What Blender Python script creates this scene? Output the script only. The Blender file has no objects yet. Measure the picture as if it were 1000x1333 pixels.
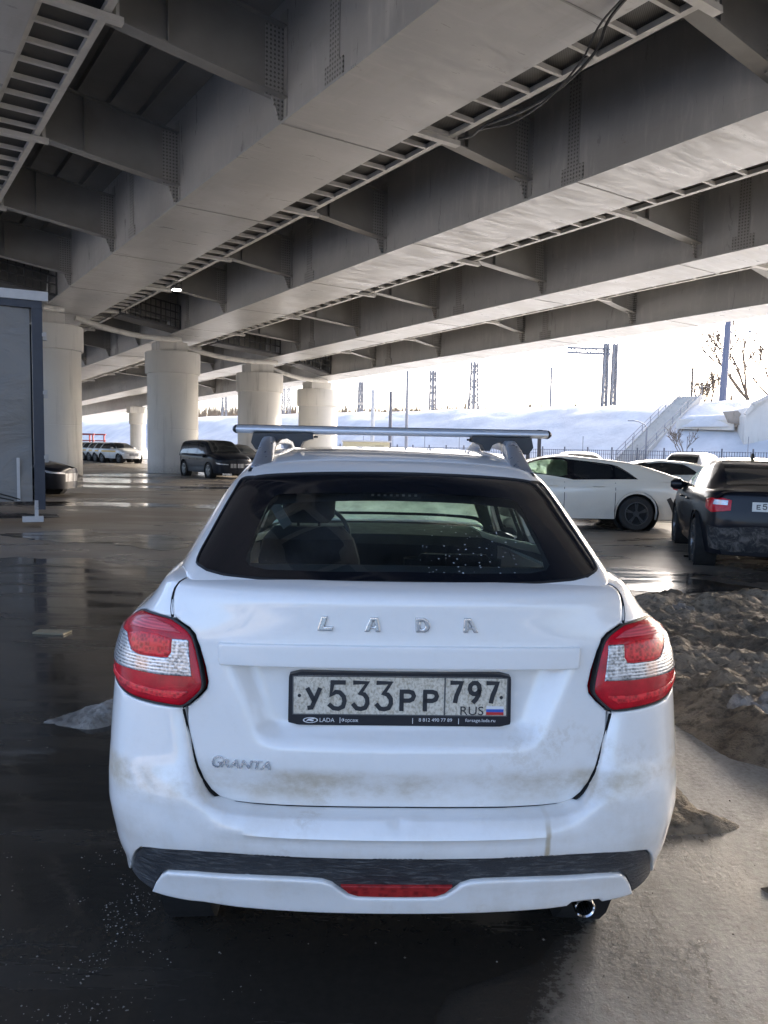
import bpy, bmesh, math, random
import numpy as np
from mathutils import Vector, Matrix, geometry, noise

random.seed(7)
scene = bpy.context.scene
COL = scene.collection
PI = math.pi
R = math.radians

# ------------------------------------------------------------------ objects
def tag(o, label=None, cat=None, group=None, kind=None):
    if label: o['label'] = label
    if cat: o['category'] = cat
    if group: o['group'] = group
    if kind: o['kind'] = kind
    return o

def thing(name, label, cat, loc=(0, 0, 0), rz=0.0, group=None):
    o = bpy.data.objects.new(name, None)
    o.empty_display_size = 0.1
    COL.objects.link(o)
    o.location = loc
    o.rotation_euler = (0, 0, rz)
    return tag(o, label, cat, group)

def link_mesh(name, verts, faces, mat=None, parent=None, smooth=True, mats=None, fmat=None, auto=None):
    me = bpy.data.meshes.new(name)
    me.from_pydata([tuple(map(float, v)) for v in verts], [], [tuple(map(int, f)) for f in faces])
    me.update()
    if mats:
        for m in mats: me.materials.append(m)
        if fmat is not None: me.polygons.foreach_set('material_index', np.array(fmat, dtype=np.int32))
    elif mat:
        me.materials.append(mat)
    if smooth:
        me.polygons.foreach_set('use_smooth', [True] * len(me.polygons))
        if auto is not None:
            me.set_sharp_from_angle(angle=R(auto))
    o = bpy.data.objects.new(name, me)
    COL.objects.link(o)
    if parent: o.parent = parent
    return o

def kids(o):
    return [c for c in bpy.data.objects if c.parent == o]

def copy_tree(o, parent=None):
    c = o.copy()
    COL.objects.link(c)
    if parent: c.parent = parent
    for ch in kids(o):
        copy_tree(ch, c)
    return c

def frame_axes(d, up=(0, 0, 1)):
    d = np.asarray(d, float); d = d / np.linalg.norm(d)
    up = np.asarray(up, float)
    if abs(d @ up) > 0.98: up = np.array([1.0, 0, 0]) if abs(d[0]) < .9 else np.array([0, 1.0, 0])
    s = np.cross(d, up); s /= np.linalg.norm(s)
    u = np.cross(s, d)
    return d, s, u

class MB:
    """collects shapes that end up as one mesh"""
    def __init__(self):
        self.v = []; self.f = []; self.m = []
    def add(self, verts, faces, mi=0):
        b = len(self.v)
        self.v += [tuple(map(float, p)) for p in verts]
        self.f += [tuple(int(i) + b for i in f) for f in faces]
        self.m += [mi] * len(faces)
        return self
    def box(self, c, s, rz=0.0, mi=0, axes=None):
        c = np.array(c, float)
        if axes is None:
            ca, sa = math.cos(rz), math.sin(rz)
            ax = np.array([[ca, sa, 0], [-sa, ca, 0], [0, 0, 1]])
        else:
            ax = np.array(axes, float)
        h = np.array(s, float) / 2
        vs = []
        for i in (-1, 1):
            for j in (-1, 1):
                for k in (-1, 1):
                    vs.append(c + ax[0] * h[0] * i + ax[1] * h[1] * j + ax[2] * h[2] * k)
        fs = [(0, 1, 3, 2), (4, 6, 7, 5), (0, 4, 5, 1), (2, 3, 7, 6), (0, 2, 6, 4), (1, 5, 7, 3)]
        return self.add(vs, fs, mi)
    def bar(self, p, q, w, h, up=(0, 0, 1), mi=0):
        p = np.array(p, float); q = np.array(q, float)
        d, s, u = frame_axes(q - p, up)
        return self.box((p + q) / 2, (np.linalg.norm(q - p), w, h), axes=(d, s, u), mi=mi)
    def tube(self, pts, r, n=8, mi=0, cap=True):
        pts = [np.array(p, float) for p in pts]
        rs = r if hasattr(r, '__len__') else [r] * len(pts)
        vs = []; fs = []
        ups = (0, 0, 1)
        for i, p in enumerate(pts):
            d = pts[min(i + 1, len(pts) - 1)] - pts[max(i - 1, 0)]
            d, s, u = frame_axes(d, ups)
            for k in range(n):
                a = 2 * PI * k / n
                vs.append(p + (s * math.cos(a) + u * math.sin(a)) * rs[i])
        for i in range(len(pts) - 1):
            for k in range(n):
                a, b = i * n + k, i * n + (k + 1) % n
                fs.append((a, b, b + n, a + n))
        if cap:
            fs.append(tuple(range(n))[::-1])
            fs.append(tuple((len(pts) - 1) * n + k for k in range(n)))
        return self.add(vs, fs, mi)
    def lathe(self, prof, c=(0, 0, 0), axis=(0, 0, 1), n=32, mi=0):
        d, s, u = frame_axes(axis)
        c = np.array(c, float)
        vs = []; fs = []
        for (r, h) in prof:
            for k in range(n):
                a = 2 * PI * k / n
                vs.append(c + d * h + (s * math.cos(a) + u * math.sin(a)) * r)
        for i in range(len(prof) - 1):
            for k in range(n):
                a, b = i * n + k, i * n + (k + 1) % n
                fs.append((a, b, b + n, a + n))
        return self.add(vs, fs, mi)
    def prism(self, poly, o, ax, ay, az, depth, mi=0):
        """poly in the ax, ay plane, extruded along az"""
        o, ax, ay, az = [np.array(k, float) for k in (o, ax, ay, az)]
        n = len(poly)
        vs = [o + ax * x + ay * y for x, y in poly] + [o + ax * x + ay * y + az * depth for x, y in poly]
        fs = [tuple(range(n))[::-1], tuple(range(n, 2 * n))]
        fs += [(i, (i + 1) % n, (i + 1) % n + n, i + n) for i in range(n)]
        return self.add(vs, fs, mi)
    def grid(self, P, mi=0, closed_u=False):
        P = np.asarray(P, float)
        a, b = P.shape[:2]
        fs = []
        for i in range(a - 1):
            for j in range(b - 1 + (1 if closed_u else 0)):
                j2 = (j + 1) % b
                fs.append((i * b + j, i * b + j2, (i + 1) * b + j2, (i + 1) * b + j))
        return self.add(P.reshape(-1, 3), fs, mi)
    def build(self, name, mat=None, parent=None, smooth=False, auto=35, mats=None):
        return link_mesh(name, self.v, self.f, mat, parent, smooth=smooth, mats=mats, fmat=self.m if mats else None, auto=auto if smooth else None)

# ------------------------------------------------------------------ materials
class NT:
    def __init__(self, name):
        m = bpy.data.materials.new(name)
        m.use_nodes = True
        self.m = m; self.t = m.node_tree
        self.b = self.t.nodes['Principled BSDF']
    def n(self, typ, ins=None, **props):
        nd = self.t.nodes.new(typ)
        for k, v in props.items(): setattr(nd, k, v)
        if ins:
            for k, v in ins.items():
                if isinstance(v, bpy.types.NodeSocket): self.t.links.new(v, nd.inputs[k])
                else: nd.inputs[k].default_value = v
        return nd
    def set(self, key, v):
        if isinstance(v, bpy.types.NodeSocket): self.t.links.new(v, self.b.inputs[key])
        else: self.b.inputs[key].default_value = v
    def coords(self, kind='Object'):
        return self.n('ShaderNodeTexCoord').outputs[kind]
    def noise(self, vec, scale, detail=4, rough=.55, dist=0.0):
        return self.n('ShaderNodeTexNoise', {'Vector': vec, 'Scale': scale, 'Detail': detail, 'Roughness': rough, 'Distortion': dist}).outputs['Fac']
    def mapping(self, vec, scale=(1, 1, 1), loc=(0, 0, 0), rot=(0, 0, 0)):
        return self.n('ShaderNodeMapping', {'Vector': vec, 'Scale': scale, 'Location': loc, 'Rotation': rot}).outputs[0]
    def ramp(self, fac, a, b, lo=0.0, hi=1.0):
        return self.n('ShaderNodeMapRange', {'Value': fac, 'From Min': a, 'From Max': b, 'To Min': lo, 'To Max': hi}, interpolation_type='SMOOTHSTEP').outputs[0]
    def math(self, op, a, b=0.0, clamp=False):
        return self.n('ShaderNodeMath', {0: a, 1: b}, operation=op, use_clamp=clamp).outputs[0]
    def mix(self, fac, a, b):
        def c4(k): return k if isinstance(k, bpy.types.NodeSocket) else (tuple(k) + (1,) if len(k) == 3 else k)
        nd = self.n('ShaderNodeMix', data_type='RGBA')
        for i, v in ((0, fac), (6, c4(a)), (7, c4(b))):
            if isinstance(v, bpy.types.NodeSocket): self.t.links.new(v, nd.inputs[i])
            else: nd.inputs[i].default_value = v
        return nd.outputs[2]
    def mixf(self, fac, a, b):
        nd = self.n('ShaderNodeMix', data_type='FLOAT')
        for i, v in ((0, fac), (2, a), (3, b)):
            if isinstance(v, bpy.types.NodeSocket): self.t.links.new(v, nd.inputs[i])
            else: nd.inputs[i].default_value = v
        return nd.outputs[0]
    def bump(self, h, strength=.3, dist=.01, normal=None):
        ins = {'Height': h, 'Strength': strength, 'Distance': dist}
        if normal is not None: ins['Normal'] = normal
        nd = self.n('ShaderNodeBump', ins)
        self.t.links.new(nd.outputs[0], self.b.inputs['Normal'])
        return nd.outputs[0]
    def sep(self, vec):
        return self.n('ShaderNodeSeparateXYZ', {0: vec}).outputs

def simple(name, col, rough=.5, metal=0.0, var=.12, scale=6.0, bump=0.0, bscale=60.0, spec=.5, coat=0.0, bdist=.004):
    """plain material with a little uneven tone and gloss"""
    t = NT(name)
    co = t.coords()
    f = t.noise(co, scale, 5)
    c = np.array(col, float)
    t.set('Base Color', t.mix(f, tuple(np.clip(c * (1 - var), 0, 1)), tuple(np.clip(c * (1 + var), 0, 1))))
    t.set('Roughness', t.ramp(t.noise(co, scale * 2.3, 3), .3, .7, max(0.02, rough - .06), min(1, rough + .08)))
    t.set('Metallic', metal); t.set('Specular IOR Level', spec)
    if coat: t.set('Coat Weight', coat); t.set('Coat Roughness', .04)
    if bump: t.bump(t.noise(co, bscale, 5), bump, bdist)
    return t.m

# ------------------------------------------------------------------ curves and surfaces
def pchip(x, y, xq):
    """monotone cubic through (x, y); y may have trailing axes"""
    x = np.asarray(x, float); y = np.asarray(y, float); xq = np.asarray(xq, float)
    sh = y.shape[1:]
    y2 = y.reshape(len(x), -1)
    h = np.diff(x)[:, None]; d = np.diff(y2, axis=0) / h
    m = np.zeros_like(y2)
    m[0] = d[0]; m[-1] = d[-1]
    if len(x) > 2:
        w1 = 2 * h[1:] + h[:-1]; w2 = h[1:] + 2 * h[:-1]
        ok = d[1:] * d[:-1] > 0
        with np.errstate(divide='ignore', invalid='ignore'):
            hm = (w1 + w2) / (w1 / d[:-1] + w2 / d[1:])
        m[1:-1] = np.where(ok, hm, 0)
    xc = np.clip(xq, x[0], x[-1])
    i = np.clip(np.searchsorted(x, xc, side='right') - 1, 0, len(x) - 2)
    t = ((xc - x[i]) / (x[i + 1] - x[i]))[:, None]
    hh = (x[i + 1] - x[i])[:, None]
    r = (2 * t**3 - 3 * t**2 + 1) * y2[i] + (t**3 - 2 * t**2 + t) * hh * m[i] + (-2 * t**3 + 3 * t**2) * y2[i + 1] + (t**3 - t**2) * hh * m[i + 1]
    return r.reshape((len(xq),) + sh)

def bspline_w(t, K):
    """clamped uniform cubic basis, t in 0..1 -> (len(t), K)"""
    t = np.clip(np.asarray(t, float), 0, 1 - 1e-9)
    p = 3
    kn = np.concatenate([np.zeros(p), np.linspace(0, 1, K - p + 1), np.ones(p)])
    N = [((t >= kn[i]) & (t < kn[i + 1])).astype(float) for i in range(len(kn) - 1)]
    for q in range(1, p + 1):
        M = []
        for i in range(len(kn) - 1 - q):
            a = (t - kn[i]) / (kn[i + q] - kn[i]) if kn[i + q] > kn[i] else 0
            b = (kn[i + q + 1] - t) / (kn[i + q + 1] - kn[i + 1]) if kn[i + q + 1] > kn[i + 1] else 0
            M.append(a * N[i] + b * N[i + 1])
        N = M
    return np.stack(N, 1)

class Ring:
    """car body side surface: plan curve (half loop from rear centre) for each height level.
    parameters: a = arc length round the plan from the rear centre (negative on the left), v = level"""
    def __init__(self, plan, levels, wr, nose=None):
        self.plan = np.array(plan, float)
        L = np.array(levels, float)                    # v, z, dy, sx
        self.vmin, self.vmax = L[0, 0], L[-1, 0]
        self.vg = np.linspace(self.vmin, self.vmax, 600)
        self.tab = pchip(L[:, 0], L[:, 1:], self.vg)   # z, dy, sx
        self.wr = np.array(wr, float)
        self.nose = nose
        K = len(plan)
        tt = np.linspace(0, 1, 1500)
        W = bspline_w(tt, K)
        c = W @ self.plan
        s = np.concatenate([[0], np.cumsum(np.linalg.norm(np.diff(c, axis=0), axis=1))])
        self.tt, self.s = tt, s
        self.len = s[-1]
        self.disp = None
    def __call__(self, a, v):
        a = np.asarray(a, float); v = np.asarray(v, float)
        W = bspline_w(np.interp(np.abs(a), self.s, self.tt), len(self.plan))
        z, dy, sx = [np.interp(v, self.vg, self.tab[:, k]) for k in range(3)]
        x = (W @ self.plan[:, 0]) * sx * np.sign(np.where(a == 0, 1, a))
        y = W @ self.plan[:, 1] + (W @ self.wr) * dy
        if self.nose is not None:
            y = y - (W @ self.nose[0]) * np.interp(v, self.nose[1], self.nose[2])
        P = np.stack([x, y, z], -1)
        if self.disp is not None: P = self.disp(P)
        return P

class Loft:
    """surface lofted along y; parameters c (about metres across, 0 = centre line) and y"""
    def __init__(self, stations, width=.95, ctrl=None):
        S = np.array(stations, float)                   # y, then section values
        self.yg = np.linspace(S[0, 0], S[-1, 0], 800)
        self.tab = pchip(S[:, 0], S[:, 1:], self.yg)
        self.w = width
        self.ctrl = ctrl
    def __call__(self, c, y):
        c = np.asarray(c, float); y = np.asarray(y, float)
        q = [np.interp(y, self.yg, self.tab[:, k]) for k in range(self.tab.shape[1])]
        cx, cz = self.ctrl(*q)
        t = 1 - np.abs(c) / self.w
        W = bspline_w(t, cx.shape[1])
        x = (W * cx).sum(1) * np.sign(np.where(c == 0, 1, c))
        z = (W * cz).sum(1)
        return np.stack([x, y, z], -1)

def normals(S, u, v, e=1e-3, flip=1):
    du = S(u + e, v) - S(u - e, v)
    dv = S(u, v + e) - S(u, v - e)
    n = np.cross(du, dv) * flip
    l = np.linalg.norm(n, axis=1, keepdims=True)
    return n / np.maximum(l, 1e-12)

def invert(S, target, uv0, dims, it=40):
    """Newton: parameters at which the surface has the given projected coordinates (dims = pair of axes)"""
    uv = np.array(uv0, float)
    e = 1e-4
    for _ in range(it):
        p = S(uv[:, 0], uv[:, 1])[:, dims]
        J = np.stack([(S(uv[:, 0] + e, uv[:, 1])[:, dims] - p) / e, (S(uv[:, 0], uv[:, 1] + e)[:, dims] - p) / e], -1)
        r = target - p
        det = J[:, 0, 0] * J[:, 1, 1] - J[:, 0, 1] * J[:, 1, 0]
        det = np.where(np.abs(det) < 1e-7, 1e-7, det)
        d = np.stack([(J[:, 1, 1] * r[:, 0] - J[:, 0, 1] * r[:, 1]) / det, (-J[:, 1, 0] * r[:, 0] + J[:, 0, 0] * r[:, 1]) / det], -1)
        uv = uv + np.clip(d, -.08, .08)
    return uv

def resample(poly, h, closed=True):
    P = np.array(poly, float)
    if closed: P = np.vstack([P, P[:1]])
    out = []
    for i in range(len(P) - 1):
        n = max(1, int(round(np.linalg.norm(P[i + 1] - P[i]) / h)))
        for k in range(n): out.append(P[i] + (P[i + 1] - P[i]) * k / n)
    if not closed: out.append(P[-1])
    return np.array(out)

def rounded(poly, it=2, closed=True, keep=.22):
    """corner cutting"""
    P = np.array(poly, float)
    for _ in range(it):
        Q = []
        n = len(P)
        if closed:
            for i in range(n):
                a, b = P[i], P[(i + 1) % n]
                Q += [a + (b - a) * keep, b - (b - a) * keep]
        else:
            Q = [P[0]]
            for i in range(n - 1):
                a, b = P[i], P[i + 1]
                Q += [a + (b - a) * keep, b - (b - a) * keep]
            Q.append(P[-1])
        P = np.array(Q)
    return P

def smooth_curve(pts, h, closed=False):
    """Catmull-Rom through the points"""
    P = np.array(pts, float)
    n = len(P)
    out = []
    for i in range(n if closed else n - 1):
        g = lambda k: P[k % n] if closed else P[min(max(k, 0), n - 1)]
        p0, p1, p2, p3 = g(i - 1), g(i), g(i + 1), g(i + 2)
        m = max(1, int(np.ceil(np.linalg.norm(p2 - p1) / h)))
        for k in range(m):
            t = k / m
            out.append(.5 * (2 * p1 + (p2 - p0) * t + (2 * p0 - 5 * p1 + 4 * p2 - p3) * t**2 + (3 * p1 - p0 - 3 * p2 + p3) * t**3))
    if not closed: out.append(P[-1])
    return np.array(out)

def in_poly(pts, poly):
    x, y = pts[:, 0], pts[:, 1]
    r = np.zeros(len(pts), bool)
    n = len(poly)
    for i in range(n):
        x1, y1 = poly[i]; x2, y2 = poly[(i + 1) % n]
        if y1 == y2: continue
        c = ((y1 > y) != (y2 > y)) & (x < (x2 - x1) * (y - y1) / (y2 - y1) + x1)
        r ^= c
    return r

def dist_poly(pts, poly, closed=True):
    A = np.asarray(poly, float)
    B = np.roll(A, -1, 0)
    if not closed: A, B = A[:-1], B[:-1]
    d = np.full(len(pts), 1e9)
    for a, b in zip(A, B):
        ab = b - a
        L = ab @ ab
        if L < 1e-14: continue
        t = np.clip(((pts - a) @ ab) / L, 0, 1)
        q = a + t[:, None] * ab
        d = np.minimum(d, np.hypot(pts[:, 0] - q[:, 0], pts[:, 1] - q[:, 1]))
    return d

def offset_poly(poly, d):
    """inset a closed polygon (any orientation) by d"""
    P = np.asarray(poly, float)
    area = .5 * np.sum(P[:, 0] * np.roll(P[:, 1], -1) - np.roll(P[:, 0], -1) * P[:, 1])
    s = 1 if area > 0 else -1
    e = np.roll(P, -1, 0) - P
    l = np.maximum(np.linalg.norm(e, axis=1, keepdims=True), 1e-9)
    n = np.stack([-e[:, 1], e[:, 0]], 1) / l * s
    n0 = np.roll(n, 1, 0)
    m = n + n0
    m = m / np.maximum(np.linalg.norm(m, axis=1, keepdims=True), 1e-9)
    k = 1 / np.maximum((m * n).sum(1, keepdims=True), .5)
    return P + m * k * d

def panel(name, S, outline, mat, parent, h=.02, holes=(), off=0.0, r=0.0, th=0.0, extra=(), flip=1, bow=0.0, fn=None):
    """cut one panel out of a surface: outline and holes in surface parameters (metres), rolled edge r, edge depth th"""
    O = resample(outline, h)
    H = [resample(k, h) for k in holes]
    loops = [O] + H
    rings = []
    if r > 0:
        for f in (.12, .35, .68, 1.0):
            for i, lp in enumerate(loops):
                q = offset_poly(lp, f * r if i == 0 else -f * r)
                rings.append(q)
    lo, hi = O.min(0), O.max(0)
    gx = np.arange(lo[0] + h * .37, hi[0], h); gy = np.arange(lo[1] + h * .43, hi[1], h)
    G = np.stack(np.meshgrid(gx, gy), -1).reshape(-1, 2)
    # stagger alternate rows
    G[:, 0] += (np.round((G[:, 1] - lo[1]) / h).astype(int) % 2) * h * .5
    def inside(q):
        k = in_poly(q, O)
        for hh in H: k &= ~in_poly(q, hh)
        return k
    G = G[inside(G)]
    mind = max(h * .45, r * 1.25)
    D = dist_poly(G, O)
    for hh in H: D = np.minimum(D, dist_poly(G, hh))
    G = G[D > mind]
    pts = [O] + H
    edges = []; b = 0
    for lp in loops:
        n = len(lp)
        edges += [(b + i, b + (i + 1) % n) for i in range(n)]
        b += n
    nb = b
    for q in rings:
        ok = inside(q)
        q = q[ok]
        if len(q):
            D = dist_poly(q, O)
            for hh in H: D = np.minimum(D, dist_poly(q, hh))
            q = q[D > r * .09]
            pts.append(q)
    pts.append(G)
    A = np.vstack(pts)
    res = geometry.delaunay_2d_cdt([Vector(p) for p in A], edges, [], 0, 1e-7)
    V = np.array([tuple(p) for p in res[0]]); F = res[2]
    ce = np.array([V[list(f)].mean(0) for f in F])
    ok = inside(ce)
    F = [f for f, k in zip(F, ok) if k]
    used = sorted({i for f in F for i in f})
    rm = {o: n for n, o in enumerate(used)}
    V = V[used]; F = [tuple(rm[i] for i in f) for f in F]
    P = S(V[:, 0], V[:, 1]); N = normals(S, V[:, 0], V[:, 1], flip=flip)
    D = dist_poly(V, O)
    for hh in H: D = np.minimum(D, dist_poly(V, hh))
    o = np.full(len(V), off, float)
    if r > 0:
        q = np.clip(1 - D / r, 0, 1)
        o -= r * (1 - np.sqrt(np.maximum(0, 1 - q * q))) * .9
    if bow: o += bow * np.clip(D / .03, 0, 1) * (2 - np.clip(D / .03, 0, 1))
    for (pl, rr, dep) in extra:
        q = np.clip(1 - dist_poly(V, pl, False) / rr, 0, 1)
        o -= dep * (1 - np.sqrt(np.maximum(0, 1 - q * q)))
    P = P + N * o[:, None]
    if fn is not None: P = fn(P, V)
    # orientation
    fa = F[len(F) // 2]
    nn = np.cross(P[fa[1]] - P[fa[0]], P[fa[2]] - P[fa[0]])
    if nn @ N[fa[0]] < 0: F = [f[::-1] for f in F]
    P = list(P); F = list(F)
    if th > 0:
        cnt = {}
        for f in F:
            for i in range(len(f)):
                e = (f[i], f[(i + 1) % len(f)])
                cnt[e] = 1
        bd = [e for e in cnt if (e[1], e[0]) not in cnt]
        low = {}
        for e in bd:
            for i in e:
                if i not in low:
                    low[i] = len(P); P.append(P[i] - N[i] * th)
        F += [(e[1], e[0], low[e[0]], low[e[1]]) for e in bd]
    return link_mesh(name, P, F, mat, parent, smooth=True, auto=38)

def ribbon(name, S, line, width, mat, parent, off=.001, closed=False, th=.0, h=.01, flip=1):
    """thin strip along a line on a surface"""
    L = resample(line, h, closed)
    d = np.gradient(L, axis=0) if not closed else np.roll(L, -1, 0) - np.roll(L, 1, 0)
    d /= np.maximum(np.linalg.norm(d, axis=1, keepdims=True), 1e-9)
    n = np.stack([-d[:, 1], d[:, 0]], 1)
    rows = []
    for k, o in ((-.5, -th), (-.42, off), (.42, off), (.5, -th)):
        q = L + n * width * k
        rows.append(S(q[:, 0], q[:, 1]) + normals(S, q[:, 0], q[:, 1], flip=flip) * o)
    m = MB(); m.grid(np.array(rows), closed_u=closed)
    return m.build(name, mat, parent, smooth=True)

def text_mesh(txt, size, extrude=0.0, shear=0.0, bevel=0.0, align='CENTER', spacing=1.0):
    """letter outlines from Blender's built-in font as plain vertices and faces, lying in the local xy plane"""
    cu = bpy.data.curves.new('lettering', 'FONT')
    cu.body = txt; cu.size = size; cu.extrude = extrude; cu.shear = shear
    cu.offset = bevel
    cu.align_x = align; cu.space_character = spacing
    cu.resolution_u = 4
    o = bpy.data.objects.new('lettering', cu)
    COL.objects.link(o)
    dg = bpy.context.evaluated_depsgraph_get()
    me = bpy.data.meshes.new_from_object(o.evaluated_get(dg))
    V = np.array([tuple(v.co) for v in me.vertices]) if len(me.vertices) else np.zeros((0, 3))
    F = [tuple(p.vertices) for p in me.polygons]
    bpy.data.objects.remove(o); bpy.data.curves.remove(cu); bpy.data.meshes.remove(me)
    return V, F

def fit_text(m, txt, x0, x1, zb, zt, place, mi=0, extrude=.0006, shear=0.0, bold=0.0):
    """lettering scaled into the rectangle x0..x1, zb..zt; place(x, z, depth) -> point"""
    V, F = text_mesh(txt, 1.0, 0.02 if extrude else 0, shear, bold, 'LEFT')
    lo, hi = V.min(0), V.max(0)
    out = []
    for v in V:
        x = x0 + (v[0] - lo[0]) / (hi[0] - lo[0]) * (x1 - x0)
        z = zb + (v[1] - lo[1]) / (hi[1] - lo[1]) * (zt - zb)
        d = (v[2] - lo[2]) / max(hi[2] - lo[2], 1e-6) * extrude
        out.append(place(x, z, d))
    m.add(out, F, mi)
    return m
# ------------------------------------------------------------------ surfaces of the white liftback (car frame: x right, y forward from the rear bumper, z up)
PLAN = [(0, .0), (.22, .0), (.46, .03), (.632, .075), (.728, .17), (.760, .34), (.792, .62), (.82, 1.0), (.845, 1.6), (.85, 2.3), (.845, 3.0), (.83, 3.5), (.78, 3.9), (.62, 4.15), (.3, 4.25), (0, 4.26)]
WR = [1, 1, 1, 1, .8, .35, .1] + [0] * 9
BODY_L = [(.30, .30, .10, .90), (.36, .36, .062, .93), (.39, .39, .048, .945), (.45, .45, .032, .957), (.50, .50, .016, .975), (.547, .547, .006, .985),
          (.58, .58, .0, .992), (.62, .62, -.001, 1.0), (.66, .66, -.001, 1.0), (.70, .70, .009, 1.0), (.76, .76, .028, 1.0), (.82, .82, .038, .997), (.88, .88, .046, .992), (.95, .95, .056, .985),
          (1.01, 1.01, .064, .966), (1.045, 1.045, .067, .944), (1.065, 1.065, .068, .915), (1.085, 1.085, .070, .882), (1.11, 1.11, .073, .858), (1.13, 1.13, .078, .84), (1.15, 1.148, .086, .825), (1.17, 1.160, .10, .81), (1.20, 1.168, .125, .79), (1.26, 1.175, .18, .75), (1.30, 1.176, .22, .72)]
GATE_L = [(.60, .60, .085, .99), (.645, .645, .072, .99), (.67, .67, .066, .99), (.70, .70, .062, .99), (.728, .728, .056, .992), (.74, .74, .054, .993), (.80, .80, .058, .995), (.88, .88, .063, .99), (.98, .98, .070, .975), (1.04, 1.04, .073, .955),
          (1.08, 1.08, .075, .91), (1.11, 1.11, .0765, .87), (1.13, 1.13, .077, .847), (1.145, 1.144, .079, .832), (1.155, 1.152, .084, .822), (1.17, 1.160, .096, .812), (1.20, 1.167, .123, .79), (1.26, 1.174, .18, .75), (1.30, 1.176, .22, .72)]

def sstep(a, b, x):
    t = np.clip((x - a) / (b - a), 0, 1)
    return t * t * (3 - 2 * t)

def gate_disp(P):
    """the hollow round the number plate, below the handle trim"""
    P = P.copy()
    x = np.abs(P[..., 0]); z = P[..., 2]
    hw = .362 + (z - .83) / .15 * .062                      # half width grows upwards
    m = (1 - sstep(-.085, .0, x - hw)) * sstep(.79, .84, z) * (1 - sstep(.992, 1.0, z))
    P[..., 1] += .042 * m
    return P

BODY = Ring(PLAN, BODY_L, WR)
GATE = Ring(PLAN, GATE_L, WR)
GATE.disp = gate_disp
GATE0 = Ring(PLAN, GATE_L, WR)

def belt_drop(P):
    """belt line falls towards the front of the car"""
    P = P.copy()
    y, z = P[..., 1], P[..., 2]
    x = np.abs(P[..., 0])
    P[..., 1] = y - .008 * sstep(.594, .604, z) * (1 - sstep(.606, .632, z)) * (1 - sstep(.26, .50, x)) * (y < .5)
    P[..., 2] = z - (.17 * sstep(.2, 3.4, y) + .20 * sstep(3.3, 4.2, y)) * sstep(.6, 1.17, z)
    return P
BODY.disp = belt_drop

def gh_ctrl(zc, xr, zr, xb, zb):
    cx = np.stack([xb, xb - .30 * (xb - xr), xr + .035, xr - .07, .45 * xr, 0 * xr], 1)
    cz = np.stack([zb, zb + .42 * (zr - zb), zr + .0 * zr, zr + .75 * (zc - zr), zc, zc], 1)
    return cx, cz
#            y    zc    xr    zr    xb    zb
GH_S = [(.10, 1.130, .50, 1.120, .60, 1.06),
        (.16, 1.160, .52, 1.142, .62, 1.06),
        (.20, 1.180, .525, 1.158, .62, 1.06),
        (.30, 1.225, .52, 1.205, .64, 1.05),
        (.45, 1.293, .51, 1.270, .665, 1.04),
        (.60, 1.358, .50, 1.330, .69, 1.03),
        (.75, 1.421, .49, 1.388, .71, 1.02),
        (.90, 1.458, .492, 1.425, .73, 1.01),
        (1.2, 1.490, .505, 1.455, .755, .99),
        (1.7, 1.508, .535, 1.470, .78, .97),
        (2.3, 1.500, .54, 1.455, .785, .94),
        (2.7, 1.455, .53, 1.405, .785, .92),
        (3.1, 1.235, .62, 1.18, .785, .90),
        (3.45, 1.03, .70, .985, .78, .88),
        (3.8, .965, .69, .90, .75, .82),
        (4.1, .90, .60, .82, .66, .76),
        (4.22, .84, .50, .78, .56, .72)]
GH = Loft(GH_S, 1.0, gh_ctrl)
# ------------------------------------------------------------------ car materials
def mat_white_paint():
    t = NT('white_paint')
    co = t.coords()
    z = t.sep(co)[2]
    n1 = t.noise(co, 3.2, 6, .6)
    n2 = t.noise(t.mapping(co, (9, 9, 2.2)), 1.0, 6, .65)
    n3 = t.noise(co, 55, 4, .7)
    n4 = t.noise(t.mapping(co, (1.6, 1.6, 2.6)), 2.6, 7, .72)
    low = t.ramp(z, .98, .45, 0, 1)                                   # road film gathers on the lower panels
    film = t.math('MULTIPLY', low, t.ramp(t.math('ADD', t.math('MULTIPLY', n2, .4), t.math('MULTIPLY', n4, .6)), .44, .68))
    spot = t.math('MULTIPLY', t.ramp(n1, .54, .70), t.ramp(n3, .42, .60))
    spot = t.math('MULTIPLY', spot, t.ramp(z, 1.0, .75))
    band = t.math('MULTIPLY', t.math('MULTIPLY', t.ramp(z, .640, .70), t.ramp(z, .752, .722)), t.ramp(n4, .30, .72))
    d = t.math('ADD', t.math('MULTIPLY', film, .34), t.math('ADD', t.math('MULTIPLY', spot, .30), t.math('MULTIPLY', band, .72)), True)
    d = t.math('ADD', d, t.math('MULTIPLY', t.ramp(n3, .45, .8), .05), True)
    xr = t.math('ABSOLUTE', t.math('SUBTRACT', t.math('ADD', t.sep(co)[0], t.math('MULTIPLY', t.math('SUBTRACT', n2, .5), .012)), .352))
    run = t.math('MULTIPLY', t.ramp(xr, .010, .003), t.math('MULTIPLY', t.ramp(z, .535, .56), t.ramp(z, .66, .60)))   # one dried drip run
    d = t.math('ADD', d, t.math('MULTIPLY', run, .75), True)
    t.set('Base Color', t.mix(d, (.81, .795, .765), (.42, .33, .20)))
    t.set('Roughness', t.mixf(d, .30, .75))
    t.set('Coat Weight', t.mixf(d, 1.0, .2)); t.set('Coat Roughness', t.mixf(n1, .02, .06)); t.set('Coat IOR', 1.6)
    return t.m

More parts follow.
